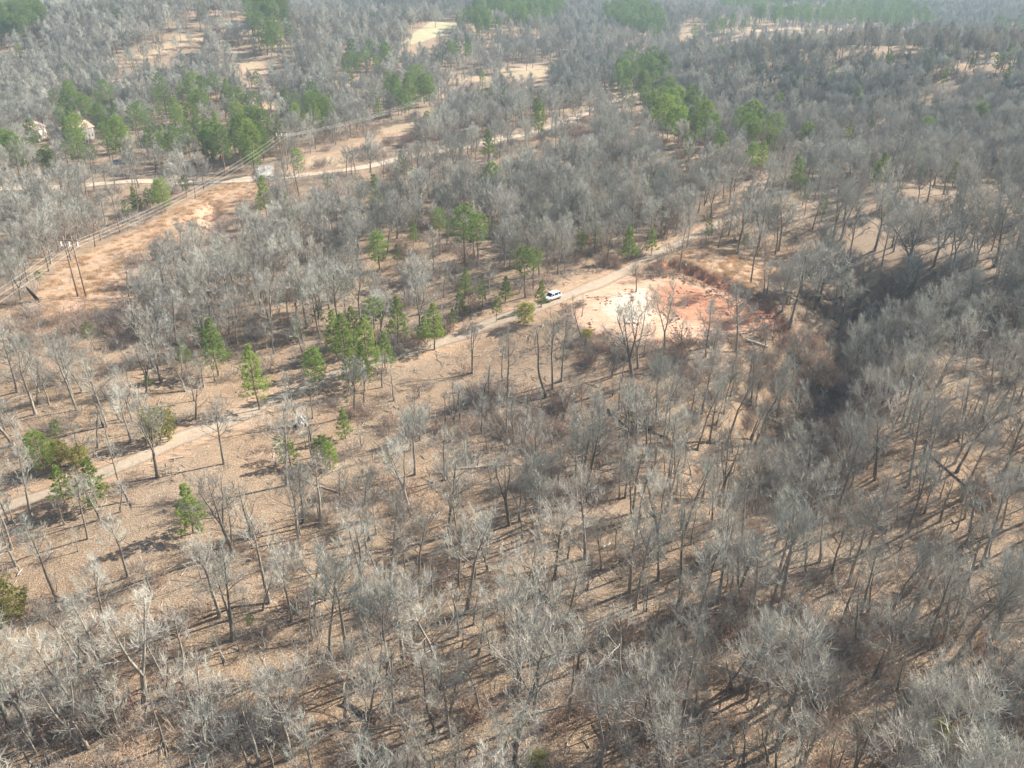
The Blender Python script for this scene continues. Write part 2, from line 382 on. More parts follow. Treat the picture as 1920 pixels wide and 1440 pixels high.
def ribbon(name, path, width, m, lift=0.07, step=1.5, across=6):
    P = [np.array(p) for p in path]; pts = []
    # Catmull-Rom smoothing of the centre line
    Q = [P[0]]+P+[P[-1]]
    for i in range(1, len(Q)-2):
        n = max(2, int(np.hypot(*(Q[i+1]-Q[i]))/step))
        for t in np.linspace(0, 1, n, endpoint=False):
            a, b, c, d = Q[i-1:i+3]
            pts.append(0.5*((2*b)+(-a+c)*t+(2*a-5*b+4*c-d)*t*t+(-a+3*b-3*c+d)*t**3))
    pts.append(P[-1]); pts = np.array(pts)
    T = np.gradient(pts, axis=0); T /= np.linalg.norm(T, axis=1)[:, None]; Nn = np.stack([-T[:, 1], T[:, 0]], -1)
    V = []; S = []
    for i in range(len(pts)):
        wd = width*(1+0.12*math.sin(i*0.31)+0.08*math.sin(i*0.83+1))/2
        for j in range(across+1):
            s = -1+2*j/across; q = pts[i]+Nn[i]*wd*s
            V.append((q[0], q[1], hz(q[0], q[1])+lift*(1-0.5*s*s))); S.append(s)
    k = across+1
    Fc = [(i*k+j, i*k+j+1, (i+1)*k+j+1, (i+1)*k+j) for i in range(len(pts)-1) for j in range(across)]
    me = bpy.data.meshes.new(name); me.from_pydata(V, [], Fc)
    at = me.attributes.new('side', 'FLOAT', 'POINT'); at.data.foreach_set('value', S)
    me.polygons.foreach_set('use_smooth', [True]*len(Fc)); me.materials.append(m); me.update()
    return tag(obj(name, me), kind='structure')
ribbon('lane', LANE, 4.2, M['lane'])
ribbon('road', ROAD, 7.5, M['road'], lift=0.2, step=2.5)
# pale gravel pull-in beside the road
def sheet(name, poly, m, lift):
    c = np.mean(poly, axis=0); V = [(c[0], c[1], hz(*c)+lift)]; S = [0.0]; Fc = []; n = 40
    pp = [np.array(p) for p in poly]; L = len(pp)
    ring = [pp[int(i*L/n) % L]*(1-(i*L/n) % 1)+pp[(int(i*L/n)+1) % L]*((i*L/n) % 1) for i in range(n)]
    for k in range(1, 7):
        for p in ring:
            q = c+(p-c)*k/6; V.append((q[0], q[1], hz(*q)+lift)); S.append(k/6*0.85)
    for i in range(n): Fc.append((0, 1+i, 1+(i+1) % n))
    for k in range(5):
        for i in range(n): Fc.append((1+k*n+i, 1+(k+1)*n+i, 1+(k+1)*n+(i+1) % n, 1+k*n+(i+1) % n))
    me = bpy.data.meshes.new(name); me.from_pydata(V, [], Fc)
    at = me.attributes.new('side', 'FLOAT', 'POINT'); at.data.foreach_set('value', S)
    me.materials.append(m); me.update(); return tag(obj(name, me), kind='structure')
M['pullin'] = track_mat('crushed_stone', (0.36, 0.345, 0.32), (0.52, 0.50, 0.465), 0.5)
sheet('gravel_pull_in', PATCH, M['pullin'], 0.24)

# ------------------------------------------------------------------ tree builders
def unit(v): return v/(np.linalg.norm(v)+1e-9)
def bare_tree(seed, H=15, cr=3.6, bole=0.4, fork=0, lean=0.0, limbs=11, dens=1.0, gnarl=1.0, tw=0.0105):
    g = np.random.default_rng(seed); trunk = Buf(); crown = Buf()
    def path(p, d, L, n, wig, up):
        pts = [p]
        for _ in range(n):
            d = unit(d+g.normal(0, wig, 3)+np.array([0, 0, up])); p = p+d*L/n; pts.append(p)
        return np.array(pts), d
    def twigs(pts, L, cnt, r):
        for _ in range(cnt):
            t = g.uniform(0.15, 1.0)*(len(pts)-1); i = min(int(t), len(pts)-2); p = pts[i]+(pts[i+1]-pts[i])*(t-i)
            ax = unit(pts[i+1]-pts[i]); d = unit(ax*1.0+g.normal(0, 0.42, 3)+np.array([0, 0, 0.30])); l = L*g.uniform(0.6, 1.3)
            q = p+d*l*0.5; d2 = unit(d+g.normal(0, 0.22, 3)+np.array([0, 0, 0.15]))
            crown.tube([p, q, q+d2*l*0.5], [r, r*0.8, r*0.3], 3)
    def branch(p, d, L, r, lev):
        n = {1: 5, 2: 4, 3: 3}[lev]
        pts, _ = path(p, d, L, n, (0.11 if lev == 1 else 0.15)*gnarl, 0.11 if lev < 3 else 0.08)
        rr = np.linspace(r, r*0.38, n+1)
        (trunk if lev == 1 else crown).tube(pts, rr, 5 if lev == 1 else (4 if lev == 2 else 3))
        if lev == 3:
            twigs(pts, 0.85, int(round(3.9*dens)), tw); return
        k = int(round({1: 7, 2: 5.2}[lev]*(0.7+0.3*dens)*(0.55+0.45*min(1.3, L/(3.2 if lev == 1 else 1.7)))))
        for c in range(k):
            t = (0.22+0.78*(c+g.uniform(0, 1))/k)*n; i = min(int(t), n-1); q = pts[i]+(pts[i+1]-pts[i])*(t-i)
            ax = unit(pts[i+1]-pts[i]); sp = unit(np.cross(ax, g.normal(0, 1, 3)))
            ang = g.uniform(0.45, 0.95); dd_ = unit(ax*math.cos(ang)+sp*math.sin(ang)+np.array([0, 0, 0.12]))
            branch(q, dd_, L*g.uniform(0.42, 0.62)*(1-0.35*t/n), max(r*0.45*(1-0.4*t/n), tw*1.15), lev+1)
    def stem(p, d, L, r, b0, cnt, crl):
        n = 9; pts, dl = path(p, d, L, n, 0.045*gnarl, 0.03); rr = r*(1-np.linspace(0, 1, n+1))**0.75*0.86+r*0.14
        trunk.tube(pts, rr, 7)
        for c in range(cnt):
            u = (c+0.5)/cnt; t = (b0+(1-b0)*u)*n; t = min(t, n-0.01); i = int(t); q = pts[i]+(pts[i+1]-pts[i])*(t-i)
            az = c*2.4+g.uniform(-0.5, 0.5); tilt = 1.15-0.72*u+g.uniform(-0.2, 0.2)
            dd_ = np.array([math.cos(az)*math.sin(tilt), math.sin(az)*math.sin(tilt), math.cos(tilt)])
            prof = (0.75+0.5*math.sin(math.pi*min(1, u*1.25+0.15)))*(1-0.35*u)
            branch(q, dd_, crl*prof*g.uniform(0.8, 1.15), max(0.022, 0.42*rr[i]), 1)
    r0 = 0.0125*H+0.04
    d0 = unit(np.array([math.sin(lean), 0.0, math.cos(lean)]))
    # root flare
    if fork:
        hb = H*g.uniform(0.22, 0.34); pts, dl = path(np.zeros(3), d0, hb, 4, 0.04, 0.02)
        trunk.tube(pts, np.array([1.35, 1.0, 0.95, 0.92, 0.9])*r0*1.15, 8)
        a0 = g.uniform(0, 6.28)
        for k in range(fork):
            az = a0+k*2*math.pi/fork; sp = g.uniform(0.26, 0.42)
            dd_ = unit(np.array([math.cos(az)*math.sin(sp), math.sin(az)*math.sin(sp), math.cos(sp)])+dl*0.3)
            stem(pts[-1], dd_, (H*0.84-hb)*g.uniform(0.85, 1.05), r0*0.72, max(0.12, (bole*H-hb)/(H-hb)), max(4, int(limbs/fork+1)), cr*0.78)
    else:
        trunk.tube([np.zeros(3)-np.array([0, 0, 0.4]), d0*0.25, d0*0.9], [r0*1.6, r0*1.3, r0*0.98], 8)
        stem(np.zeros(3), d0, H*0.84, r0, bole, limbs, cr)
    return trunk, crown
BT = [  # name phrase, params (unit: a 15 m tree)
 ('tall straight bare tree', dict(seed=1, H=16, cr=3.8, bole=0.42, limbs=12)),
 ('broad-crowned bare tree', dict(seed=2, H=15, cr=5.0, bole=0.36, limbs=13, gnarl=1.2)),
 ('forked bare tree', dict(seed=3, H=15, cr=4.6, bole=0.42, fork=2, limbs=12)),
 ('leaning bare tree', dict(seed=4, H=15, cr=4.1, bole=0.45, lean=0.17, limbs=11, gnarl=1.3)),
 ('slender bare tree', dict(seed=5, H=14.5, cr=2.9, bole=0.5, limbs=11, dens=0.9)),
 ('crooked bare tree', dict(seed=6, H=14, cr=4.8, bole=0.33, fork=3, limbs=13, gnarl=1.7)),
 ('round-topped bare tree', dict(seed=7, H=14, cr=4.4, bole=0.42, limbs=13, dens=1.15)),
 ('thinly branched bare tree', dict(seed=8, H=16, cr=3.9, bole=0.48, limbs=8, dens=0.7, gnarl=1.5)),
]
BARE = []
far_col = bpy.data.collections.new('bare_tree_kinds')
for i, (nm, kw) in enumerate(BT):
    t, c = bare_tree(**{**kw, 'cr': kw['cr']*0.93, 'dens': kw.get('dens', 1.0)*0.85, 'tw': 0.0108})
    mt = t.mesh('trunk', M['trunk'], True); mc = c.mesh('crown', M['twig'])
    # merged version for the mid-distance woodland
    t, c = bare_tree(**{**kw, 'seed': kw['seed']+300, 'tw': 0.017, 'dens': kw.get('dens', 1.0)*0.84, 'bole': kw['bole']-0.12, 'H': kw['H']-2, 'cr': kw['cr']*1.05, 'limbs': kw.get('limbs', 11)+2})
    BARE.append((nm, kw, mt, mc, t.mesh('trunk', M['trunk'], True), c.mesh('crown', M['twig'])))
    b = Buf(); b.v = t.v+[v for v in c.v]; b.f = t.f+[tuple(j+t.n for j in f) for f in c.f]; b.m = [0]*len(t.f)+[1]*len(c.f); b.n = t.n+c.n
    obj('bare_tree_kind', b.mesh('bare_tree_kind', [M['trunk'], M['twig']]), None, far_col)
lod_col = bpy.data.collections.new('far_bare_tree_kinds')
for i in range(5):
    t, c = bare_tree(seed=40+i, H=12.5+i % 3, cr=[4.0, 4.4, 3.8, 4.7, 4.2][i], bole=0.22, limbs=14, dens=0.7, fork=(2 if i == 3 else 0), tw=0.030)
    b = Buf(); b.v = t.v+c.v; b.f = t.f+[tuple(j+t.n for j in f) for f in c.f]; b.m = [0]*len(t.f)+[1]*len(c.f); b.n = t.n+c.n
    obj('far_bare_tree_kind', b.mesh('far_bare_tree_kind', [M['trunk'], M['twig']]), None, lod_col)

def needles(buf, C, D, k, L, wd, g, mi=0):
    n = len(C); C = np.repeat(C, k, 0); D = np.repeat(D, k, 0)
    d = D*0.6+g.normal(0, 0.62, (n*k, 3)); d[:, 2] += 0.18; d /= np.linalg.norm(d, axis=1)[:, None]
    s = np.cross(d, g.normal(0, 1, (n*k, 3))); s /= np.linalg.norm(s, axis=1)[:, None]+1e-9
    l = L*g.uniform(0.6, 1.25, (n*k, 1)); w2 = wd*g.uniform(0.7, 1.3, (n*k, 1))
    V = np.stack([C, C+d*l*0.5+s*w2, C+d*l, C+d*l*0.5-s*w2], 1).reshape(-1, 3)
    buf.add(V, [(4*i, 4*i+1, 4*i+2, 4*i+3) for i in range(n*k)], mi)
def pine(seed, H, base, rad, shape, nb, tufts, k=11, L=0.34, wd=0.035):
    g = np.random.default_rng(seed); tr = Buf(); cr = Buf(); n = 8
    P = np.zeros((n+1, 3)); P[:, 2] = np.linspace(-0.3, H*0.97, n+1); P[1:, :2] = np.cumsum(g.normal(0, 0.05, (n, 2)), 0)*(H/12)
    r0 = 0.012*H+0.03; tr.tube(P, r0*(1-np.linspace(0, 0.93, n+1)), 7)
    Cs, Ds = [], []
    for b in range(nb):
        u = (b+g.uniform(0, 1))/nb; z = H*(base+(0.98-base)*u)
        if shape == 'cone': rr = rad*(1-u)**0.85*1.0+0.15
        elif shape == 'round': rr = rad*math.sqrt(max(0.02, 1-(2*u-0.75)**2*0.75))*(1 if u < 0.8 else 0.75)
        else: rr = rad*(math.sin(math.pi*min(1, 0.18+u*0.82))**0.6)+0.2
        rr *= g.uniform(0.65, 1.12); az = b*2.399+g.uniform(-0.4, 0.4)
        up = (0.15+0.55*u)
        p0 = np.array([np.interp(z, P[:, 2], P[:, 0]), np.interp(z, P[:, 2], P[:, 1]), z])
        d = unit(np.array([math.cos(az), math.sin(az), up])); m1 = p0+d*rr*0.55; m1[2] -= 0.03*rr; e = p0+d*rr+np.array([0, 0, 0.10*rr])
        tr.tube([p0, m1, e], [0.012*rr+0.02, 0.018, 0.008], 3)
        m = max(2, int(tufts*(0.3+rr/rad)))
        t = g.uniform(0.30, 1.05, m)**0.7; side = unit(np.cross(d, [0, 0, 1]))
        sw = g.normal(0, 0.20, m)*rr*t
        C = p0+(e-p0)*t[:, None]+side*sw[:, None]+np.array([0, 0, 1])*g.normal(0.02, 0.09*rr+0.03, m)[:, None]
        Dv = d+side*np.sign(sw)[:, None]*0.4+np.array([0, 0, 0.5])
        Cs.append(C); Ds.append(Dv)
    C = np.concatenate(Cs); D = np.concatenate(Ds)
    needles(cr, C, D, k, L, wd, g)
    return tr, cr
PT = [
 ('tall pine', dict(seed=21, H=15, base=0.45, rad=3.0, shape='crown', nb=38, tufts=20)),
 ('tall pine', dict(seed=22, H=16, base=0.52, rad=2.7, shape='crown', nb=32, tufts=21)),
 ('full-crowned pine', dict(seed=23, H=12, base=0.22, rad=2.7, shape='cone', nb=54, tufts=17)),
 ('full-crowned pine', dict(seed=24, H=11, base=0.18, rad=2.6, shape='crown', nb=54, tufts=18)),
 ('young cone-shaped pine', dict(seed=25, H=7, base=0.12, rad=1.7, shape='cone', nb=44, tufts=11, L=0.3)),
 ('young bushy pine', dict(seed=26, H=6.5, base=0.10, rad=1.8, shape='crown', nb=44, tufts=12, L=0.3)),
]
PINE = []
pine_col = bpy.data.collections.new('pine_kinds')
for nm, kw in PT:
    t, c = pine(**kw); mt = t.mesh('trunk', M['pbark'], True); mc = c.mesh('crown', M['young'] if kw['H'] < 12.5 else M['needle']); PINE.append((nm, kw, mt, mc))
for i in range(3):
    t, c = pine(60+i, 14, 0.3, 3.0, ['crown', 'cone', 'crown'][i], 34, 11, 8, 0.55, 0.07)
    b = Buf(); b.v = t.v+c.v; b.f = t.f+[tuple(j+t.n for j in f) for f in c.f]; b.m = [0]*len(t.f)+[1]*len(c.f); b.n = t.n+c.n
    obj('far_pine_kind', b.mesh('far_pine_kind', [M['pbark'], M['needle']]), None, pine_col)
_t, _c = pine(31, 4.2, 0.03, 2.1, 'round', 60, 15, 13, 0.22, 0.03)
CEDAR = ('juniper', dict(H=4.2), _t.mesh('trunk', M['pbark'], True), _c.mesh('foliage', M['cedar']))

# thin saplings
SAP = []
sap_col = bpy.data.collections.new('sapling_kinds')
for i in range(4):
    t, c = bare_tree(seed=80+i, H=[7, 6, 8, 5.5][i], cr=[1.3, 1.5, 1.2, 1.7][i], bole=[0.35, 0.2, 0.4, 0.15][i], limbs=6, dens=0.5, gnarl=1.4, lean=[0, 0.1, 0.05, 0][i], tw=0.011)
    SAP.append((t.mesh('stem', M['trunk'], True), c.mesh('crown', M['twig']), [7, 6, 8, 5.5][i]))
    b = Buf(); b.v = t.v+c.v; b.f = t.f+[tuple(j+t.n for j in f) for f in c.f]; b.m = [0]*len(t.f)+[1]*len(c.f); b.n = t.n+c.n
    obj('sapling_kind', b.mesh('sapling_kind', [M['trunk'], M['twig']]), None, sap_col)
# underbrush tangles, some holding dead brown leaves
br_col = bpy.data.collections.new('brush_kinds')
for i in range(5):
    g = np.random.default_rng(90+i); b = Buf(); C = []
    for s_ in range(34):
        a = g.uniform(0, 6.28); r = g.uniform(0, 0.9); p = np.array([r*math.cos(a), r*math.sin(a), -0.1]); d = unit(np.array([math.cos(a)*0.5, math.sin(a)*0.5, 1.0])+g.normal(0, 0.25, 3))
        L = g.uniform(0.8, 2.4); q = p+d*L*0.5; d2 = unit(d+g.normal(0, 0.3, 3)); e = q+d2*L*0.5
        b.tube([p, q, e], [0.016, 0.012, 0.005], 3, mi=0)
        for _ in range(7):
            t = g.uniform(0.3, 1); o_ = p+(e-p)*t; dd_ = unit(d2+g.normal(0, 0.7, 3)); l = g.uniform(0.25, 0.7)
            b.tube([o_, o_+dd_*l], [0.010, 0.004], 3, mi=0); C.append(o_+dd_*l)
    if i >= 4:
        C = np.array(C); needles(b, C, np.tile([0, 0, 0.3], (len(C), 1)), 2, 0.13, 0.05, g, 1)
    obj('brush_kind', b.mesh('brush_kind', [M['brush'], M['brown']]), None, br_col)
st_col = bpy.data.collections.new('stick_kinds')
for i in range(4):
    g = np.random.default_rng(120+i); b = Buf()
    for _ in range(4):
        a = g.uniform(0, 6.28); L = g.uniform(0.8, 2.6); p = np.append(g.normal(0, 0.7, 2), 0.07); d = np.array([math.cos(a), math.sin(a), g.uniform(-.03, .12)])
        q = p+d*L*.5+g.normal(0, 0.06, 3)*[1, 1, 0.3]; r_ = g.uniform(0.018, 0.05); b.tube([p, q, p+d*L], [r_, r_*.8, r_*.3], 4)
        d2 = unit(d+g.normal(0, .6, 3)*[1, 1, .2]); b.tube([q, q+d2*L*.4], [r_*.5, .006], 3)
    obj('stick_kind', b.mesh('stick_kind', M['log']), None, st_col)
M['clod'] = plain('clay_clod', (0.52, 0.30, 0.19), 0.95, 0, 0.1, 3, 0.4)
cl_col = bpy.data.collections.new('clod_kinds')
for i in range(3):
    g = np.random.default_rng(140+i); bm = bmesh.new()
    for _ in range(7):
        ret = bmesh.ops.create_icosphere(bm, subdivisions=2, radius=g.uniform(0.06, 0.26)); off = Vector((g.normal(0, .6), g.normal(0, .6), 0.05))
        for v in ret['verts']: v.co = Vector((v.co.x*1.3, v.co.y, v.co.z*0.7))*(1+0.25*math.sin(v.co.x*31+v.co.y*23+_)) + off
    me_ = bpy.data.meshes.new('clod_kind'); bm.to_mesh(me_); bm.free(); me_.materials.append(M['clod']); obj('clod_kind', me_, None, cl_col)
gr_col = bpy.data.collections.new('grass_kinds')
for i in range(3):
    g = np.random.default_rng(95+i); b = Buf(); n = 70
    C = np.zeros((n, 3)); C[:, :2] = g.normal(0, 0.3, (n, 2)); C[:, 2] = -0.03
    d = g.normal(0, 0.35, (n, 3)); d[:, 2] = 1; d /= np.linalg.norm(d, axis=1)[:, None]; s = np.cross(d, g.normal(0, 1, (n, 3))); s /= np.linalg.norm(s, axis=1)[:, None]
    L = g.uniform(0.35, 0.85, (n, 1)); b.add(np.stack([C-s*0.018, C+s*0.018, C+d*L], 1).reshape(-1, 3), [(3*j, 3*j+1, 3*j+2) for j in range(n)])
    obj('grass_kind', b.mesh('grass_kind', M['drygrass']), None, gr_col)

# ------------------------------------------------------------------ geometry-node scatter
def scatter(name, pts, rots, scls, coll, label, cat, nk):
    if len(pts) == 0: return
    me = bpy.data.meshes.new(name); me.vertices.add(len(pts)); me.vertices.foreach_set('co', np.asarray(pts, np.float32).ravel())
    a = me.attributes.new('rot', 'FLOAT_VECTOR', 'POINT'); a.data.foreach_set('vector', np.asarray(rots, np.float32).ravel())
    a = me.attributes.new('scl', 'FLOAT', 'POINT'); a.data.foreach_set('value', np.asarray(scls, np.float32).ravel())
    a = me.attributes.new('idx', 'INT', 'POINT'); a.data.foreach_set('value', nrg.integers(0, nk, len(pts)).astype(np.int32))
    me.update(); o = obj(name, me); tag(o, label, cat, kind='stuff')
    ng = bpy.data.node_groups.new(name+'_nodes', 'GeometryNodeTree')
    ng.interface.new_socket('Geometry', in_out='INPUT', socket_type='NodeSocketGeometry')
    ng.interface.new_socket('Geometry', in_out='OUTPUT', socket_type='NodeSocketGeometry')
    gi = ng.nodes.new('NodeGroupInput'); go = ng.nodes.new('NodeGroupOutput')
    ci = ng.nodes.new('GeometryNodeCollectionInfo'); ci.inputs['Collection'].default_value = coll
    ci.inputs['Separate Children'].default_value = True; ci.inputs['Reset Children'].default_value = True
    ip = ng.nodes.new('GeometryNodeInstanceOnPoints'); ip.inputs['Pick Instance'].default_value = True
    def na(nm, ty):
        n = ng.nodes.new('GeometryNodeInputNamedAttribute'); n.data_type = ty; n.inputs['Name'].default_value = nm; return n.outputs['Attribute']
    L = ng.links.new
    L(gi.outputs[0], ip.inputs['Points']); L(ci.outputs[0], ip.inputs['Instance'])
    L(na('idx', 'INT'), ip.inputs['Instance Index']); L(na('rot', 'FLOAT_VECTOR'), ip.inputs['Rotation']); L(na('scl', 'FLOAT'), ip.inputs['Scale'])
    L(ip.outputs[0], go.inputs[0])
    md = o.modifiers.new('scatter', 'NODES'); md.node_group = ng
    return o

# ------------------------------------------------------------------ where trees stand
def near_px(list_px): return [hit(*p) for p in list_px]
def px_height(px, py, hpx):
    """real height of an upright thing whose base is at pixel (px,py) and that spans hpx pixels"""
    x, y = hit(px, py); z = hz(x, y); lo, hi = 0.3, 40
    for _ in range(24):
        m = (lo+hi)/2; _, qy, _ = project(x, y, z+m)
        if py-qy < hpx: lo = m
        else: hi = m
    return x, y, z, (lo+hi)/2
# individually observed bare trees: base pixel, height in pixels, kind
KEY = [(275, 738, 105, 5), (420, 870, 135, 0), (885, 700, 105, 2), (1380, 660, 135, 0), (1408, 530, 120, 0), (1246, 655, 130, 2), (1186, 722, 175, 5),
 (1196, 690, 150, 2), (1022, 745, 160, 7), (1036, 730, 150, 4), (1053, 715, 145, 0), (952, 750, 150, 4), (1481, 610, 160, 3), (620, 1232, 200, 1), (382, 1422, 190, 5),
 (240, 1082, 130, 4), (195, 1252, 165, 0), (155, 1250, 150, 3), (505, 1130, 170, 7), (436, 1200, 180, 0), (272, 1312, 210, 2), (733, 1275, 190, 6), (832, 1290, 200, 3),
 (1280, 1335, 190, 0), (968, 1430, 260, 1), (665, 780, 110, 6), (563, 795, 115, 7), (778, 890, 140, 6), (832, 900, 110, 4), (955, 985, 165, 5), (1100, 940, 200, 1),
 (1080, 930, 170, 2), (1570, 960, 175, 0), (1590, 900, 150, 2), (1700, 1000, 160, 6), (1840, 1060, 190, 1), (1790, 1240, 200, 3), (1400, 1310, 190, 1), (1125, 1440, 200, 2),
 (1310, 1160, 170, 0), (1180, 1110, 160, 4), (1640, 900, 130, 0), (1880, 900, 160, 6), (1470, 960, 150, 1), (1330, 830, 140, 0), (1230, 780, 120, 6), (200, 800, 150, 0),
 (165, 1010, 130, 4), (240, 940, 130, 7), (22, 1030, 130, 4), (60, 970, 150, 0), (650, 1230, 190, 6), (1700, 520, 150, 5), (1750, 500, 140, 2), (1640, 470, 140, 0),
 (1560, 455, 135, 2), (1460, 470, 130, 0), (1865, 500, 160, 1), (1800, 450, 130, 2), (1905, 470, 140, 0), (1230, 1440, 220, 1), (1170, 1290, 200, 7), (1010, 1010, 150, 2),
 (690, 1050, 130, 4), (560, 1010, 130, 6), (1250, 960, 150, 2), (860, 1100, 150, 0), (1060, 1200, 170, 1), (545, 1420, 190, 6), (680, 1440, 210, 1), (60, 1400, 190, 5)]
# individually observed pines: base pixel, height px, kind index into PT
PK = [(560, 327, 50, 3), (872, 508, 122, 0), (825, 478, 88, 1), (895, 500, 100, 0), (712, 505, 70, 3), (775, 462, 50, 2), (985, 558, 95, 0), (1000, 545, 80, 1), (815, 655, 78, 2),
 (648, 690, 92, 2), (692, 700, 100, 2), (705, 652, 84, 1), (684, 735, 84, 2), (747, 648, 85, 2), (410, 705, 98, 2), (487, 768, 112, 2), (593, 732, 72, 3), (648, 822, 58, 4),
 (85, 888, 70, 3), (122, 942, 62, 4), (182, 945, 78, 4), (363, 1000, 84, 4), (378, 1012, 34, 5), (545, 875, 58, 4), (527, 862, 42, 5), (1178, 490, 66, 4), (1222, 476, 50, 4),
 (1328, 455, 40, 5), (282, 735, 30, 5), (350, 692, 55, 2), (1765, 170, 42, 3), (905, 170, 40, 3), (172, 650, 42, 3), (728, 880, 34, 5), (905, 575, 45, 2), (872, 560, 58, 2),
 (948, 565, 48, 4), (745, 500, 40, 4), (1508, 262, 38, 3), (1592, 255, 30, 3), (1632, 252, 26, 3), (850, 620, 40, 4), (640, 250, 36, 3), (1425, 330, 70, 2), (1440, 300, 45, 2),
 (1350, 300, 55, 3), (1300, 275, 60, 2), (1265, 262, 60, 3), (1290, 305, 60, 2), (1240, 215, 60, 0), (1200, 195, 55, 0), (1170, 190, 45, 2), (1500, 345, 45, 5), (1785, 350, 55, 4),
 (1640, 360, 45, 5), (1720, 345, 45, 5), (470, 1180, 26, 5), (1440, 175, 30, 3), (1562, 128, 28, 3), (258, 400, 50, 4), (285, 402, 45, 4), (300, 390, 55, 2), (240, 418, 40, 4), (350, 372, 40, 4),
 (75, 535, 26, 5), (606, 868, 50, 5), (700, 205, 40, 3), (1870, 340, 50, 4), (1560, 345, 40, 5), (1010, 215, 36, 3), (1145, 180, 34, 2), (1395, 470, 30, 5), (620, 880, 50, 5), (560, 640, 50, 4), (598, 620, 45, 4), (632, 668, 80, 2), (662, 722, 62, 4), (722, 690, 62, 4), (862, 592, 50, 4), (930, 604, 44, 4), (640, 560, 42, 4), (664, 648, 66, 2), (795, 640, 50, 4), (1015, 575, 50, 4), (380, 640, 50, 2), (110, 830, 40, 5), (1120, 470, 40, 4), (1090, 480, 46, 2), (60, 880, 44, 5), (150, 930, 44, 5)]
PK = [(a, b, c*1.12 if 560 < b < 1010 and c > 60 else c, k) for a, b, c, k in PK]
CEDK = [(985, 606, 36), (302, 826, 58), (22, 1160, 62), (1008, 1440, 30), (1750, 1400, 40), (110, 870, 40), (150, 872, 34), (480, 250, 20), (1100, 640, 22)]
PCL = [  # pine clump polygons (px) and spacing in metres
 ([(100, 215), (150, 190), (235, 240), (320, 300), (320, 330), (230, 300), (140, 310)], 10), ([(290, 215), (345, 185), (470, 205), (500, 250), (530, 300), (400, 330), (330, 335), (280, 270)], 10.5),
 ([(-60, 30), (40, 12), (85, 62), (60, 85), (-60, 95)], 7), ([(470, 30), (500, 20), (540, 60), (548, 110), (500, 118), (470, 70)], 8), ([(290, 0), (470, -4), (500, 20), (460, 22), (370, 16)], 9),
 ([(870, 8), (930, -4), (1050, 20), (1050, 36), (980, 60), (890, 40)], 8), ([(860, 60), (890, 50), (940, 70), (910, 82)], 8), ([(1120, 42), (1180, 24), (1236, 46), (1240, 84), (1200, 78), (1150, 56)], 7.5),
 ([(1390, 44), (1480, 36), (1550, 30), (1680, 16), (1740, 40), (1620, 56), (1500, 52), (1440, 56)], 12), ([(1280, 76), (1400, 58), (1420, 66), (1300, 84)], 9), ([(1850, 62), (1930, 50), (1960, 60), (1880, 72)], 11),
 ([(620, 150), (650, 128), (720, 122), (730, 150), (660, 170)], 9), ([(720, 200), (780, 172), (815, 182), (810, 205), (740, 222)], 7), ([(1150, 170), (1160, 135), (1250, 132), (1255, 165), (1200, 195)], 9),
 ([(1160, 200), (1260, 205), (1330, 245), (1340, 290), (1280, 280), (1200, 225)], 8.5), ([(-60, 300), (20, 290), (62, 318), (40, 330), (-60, 330)], 6.5), ([(545, 225), (620, 215), (630, 258), (570, 262)], 8),
 ([(1340, 8), (1500, 0), (1600, 6), (1480, 24), (1360, 30)], 12), ([(830, 118), (880, 104), (890, 122), (850, 132)], 8), ([(60, 330), (190, 330), (215, 350), (100, 352)], 10), ([(1380, 270), (1440, 255), (1450, 300), (1400, 320)], 8),
 ([(1620, 52), (1740, 44), (1760, 60), (1640, 66)], 12), ([(150, 290), (230, 300), (260, 335), (160, 335)], 8), ([(400, 300), (520, 290), (480, 325), (400, 335)], 7)]

xy_bare, xy_pine = [], []   # (x, y, height, kind, keyflag)
def far_enough(x, y, lst, d):
    return all((x-a[0])**2+(y-a[1])**2 > d*d for a in lst)
for px, py, hp, k in KEY:
    x, y, z, hh = px_height(px, py, hp); xy_bare.append((x, y, min(max(hh, 8), 20), k))
for px, py, hp, k in PK:
    x, y, z, hh = px_height(px, py, hp); xy_pine.append((x, y, min(max(hh, 2), 19), k))
PCLW = []
for poly, sp in PCL:
    wp = W(poly); PCLW.append(wp); xs = [p[0] for p in wp]; ys = [p[1] for p in wp]
    yy = min(ys)
    while yy < max(ys):
        xx = min(xs)
        while xx < max(xs):
            X = xx+rnd.uniform(-.45, .45)*sp; Y = yy+rnd.uniform(-.45, .45)*sp
            if float(poly_sd(X, Y, wp)) > -1 and seg_dist(X, Y, ROAD)[0] > 6 and rnd.random() < 0.85:
                xy_pine.append((X, Y, rnd.uniform(9, 17) if poly[0][1] > 100 else rnd.uniform(14, 20), rnd.choice([0, 0, 1, 2, 3, 3])))
            xx += sp
        yy += sp
# random fill on a jittered grid
sp = 5.3
cand = []
yy = 34.0
while yy < 1900:
    s_ = sp*(1.0 if yy < 330 else min(1.25, 1+0.3*(yy-330)/500)); half = (yy*0.70+45)
    n = int(2*half/s_)
    xs = -half+np.arange(n)*s_+nrg.uniform(-.48, .48, n)*s_; ys = yy+nrg.uniform(-.48, .48, n)*s_
    cand.append(np.stack([xs, ys], -1)); yy += s_
cand = np.concatenate(cand)
CX, CY = cand[:, 0], cand[:, 1]
P_ = np.where(CY > 190, 0.96, 0.80)
pxs, pys, _dep = project(CX, CY, h(CX, CY))
P_ *= np.where((CY < 140), 0.66, np.where(CY < 165, 0.85, 1.1))                      # thinner stand in the foreground
P_ *= np.where((pys > 760) & (pxs < 900), 0.86, 1)
P_ *= np.where((pys > 600) & (pys < 1080) & (pxs < 1000) & (pys > 1010-0.42*pxs), 0.66, 1)
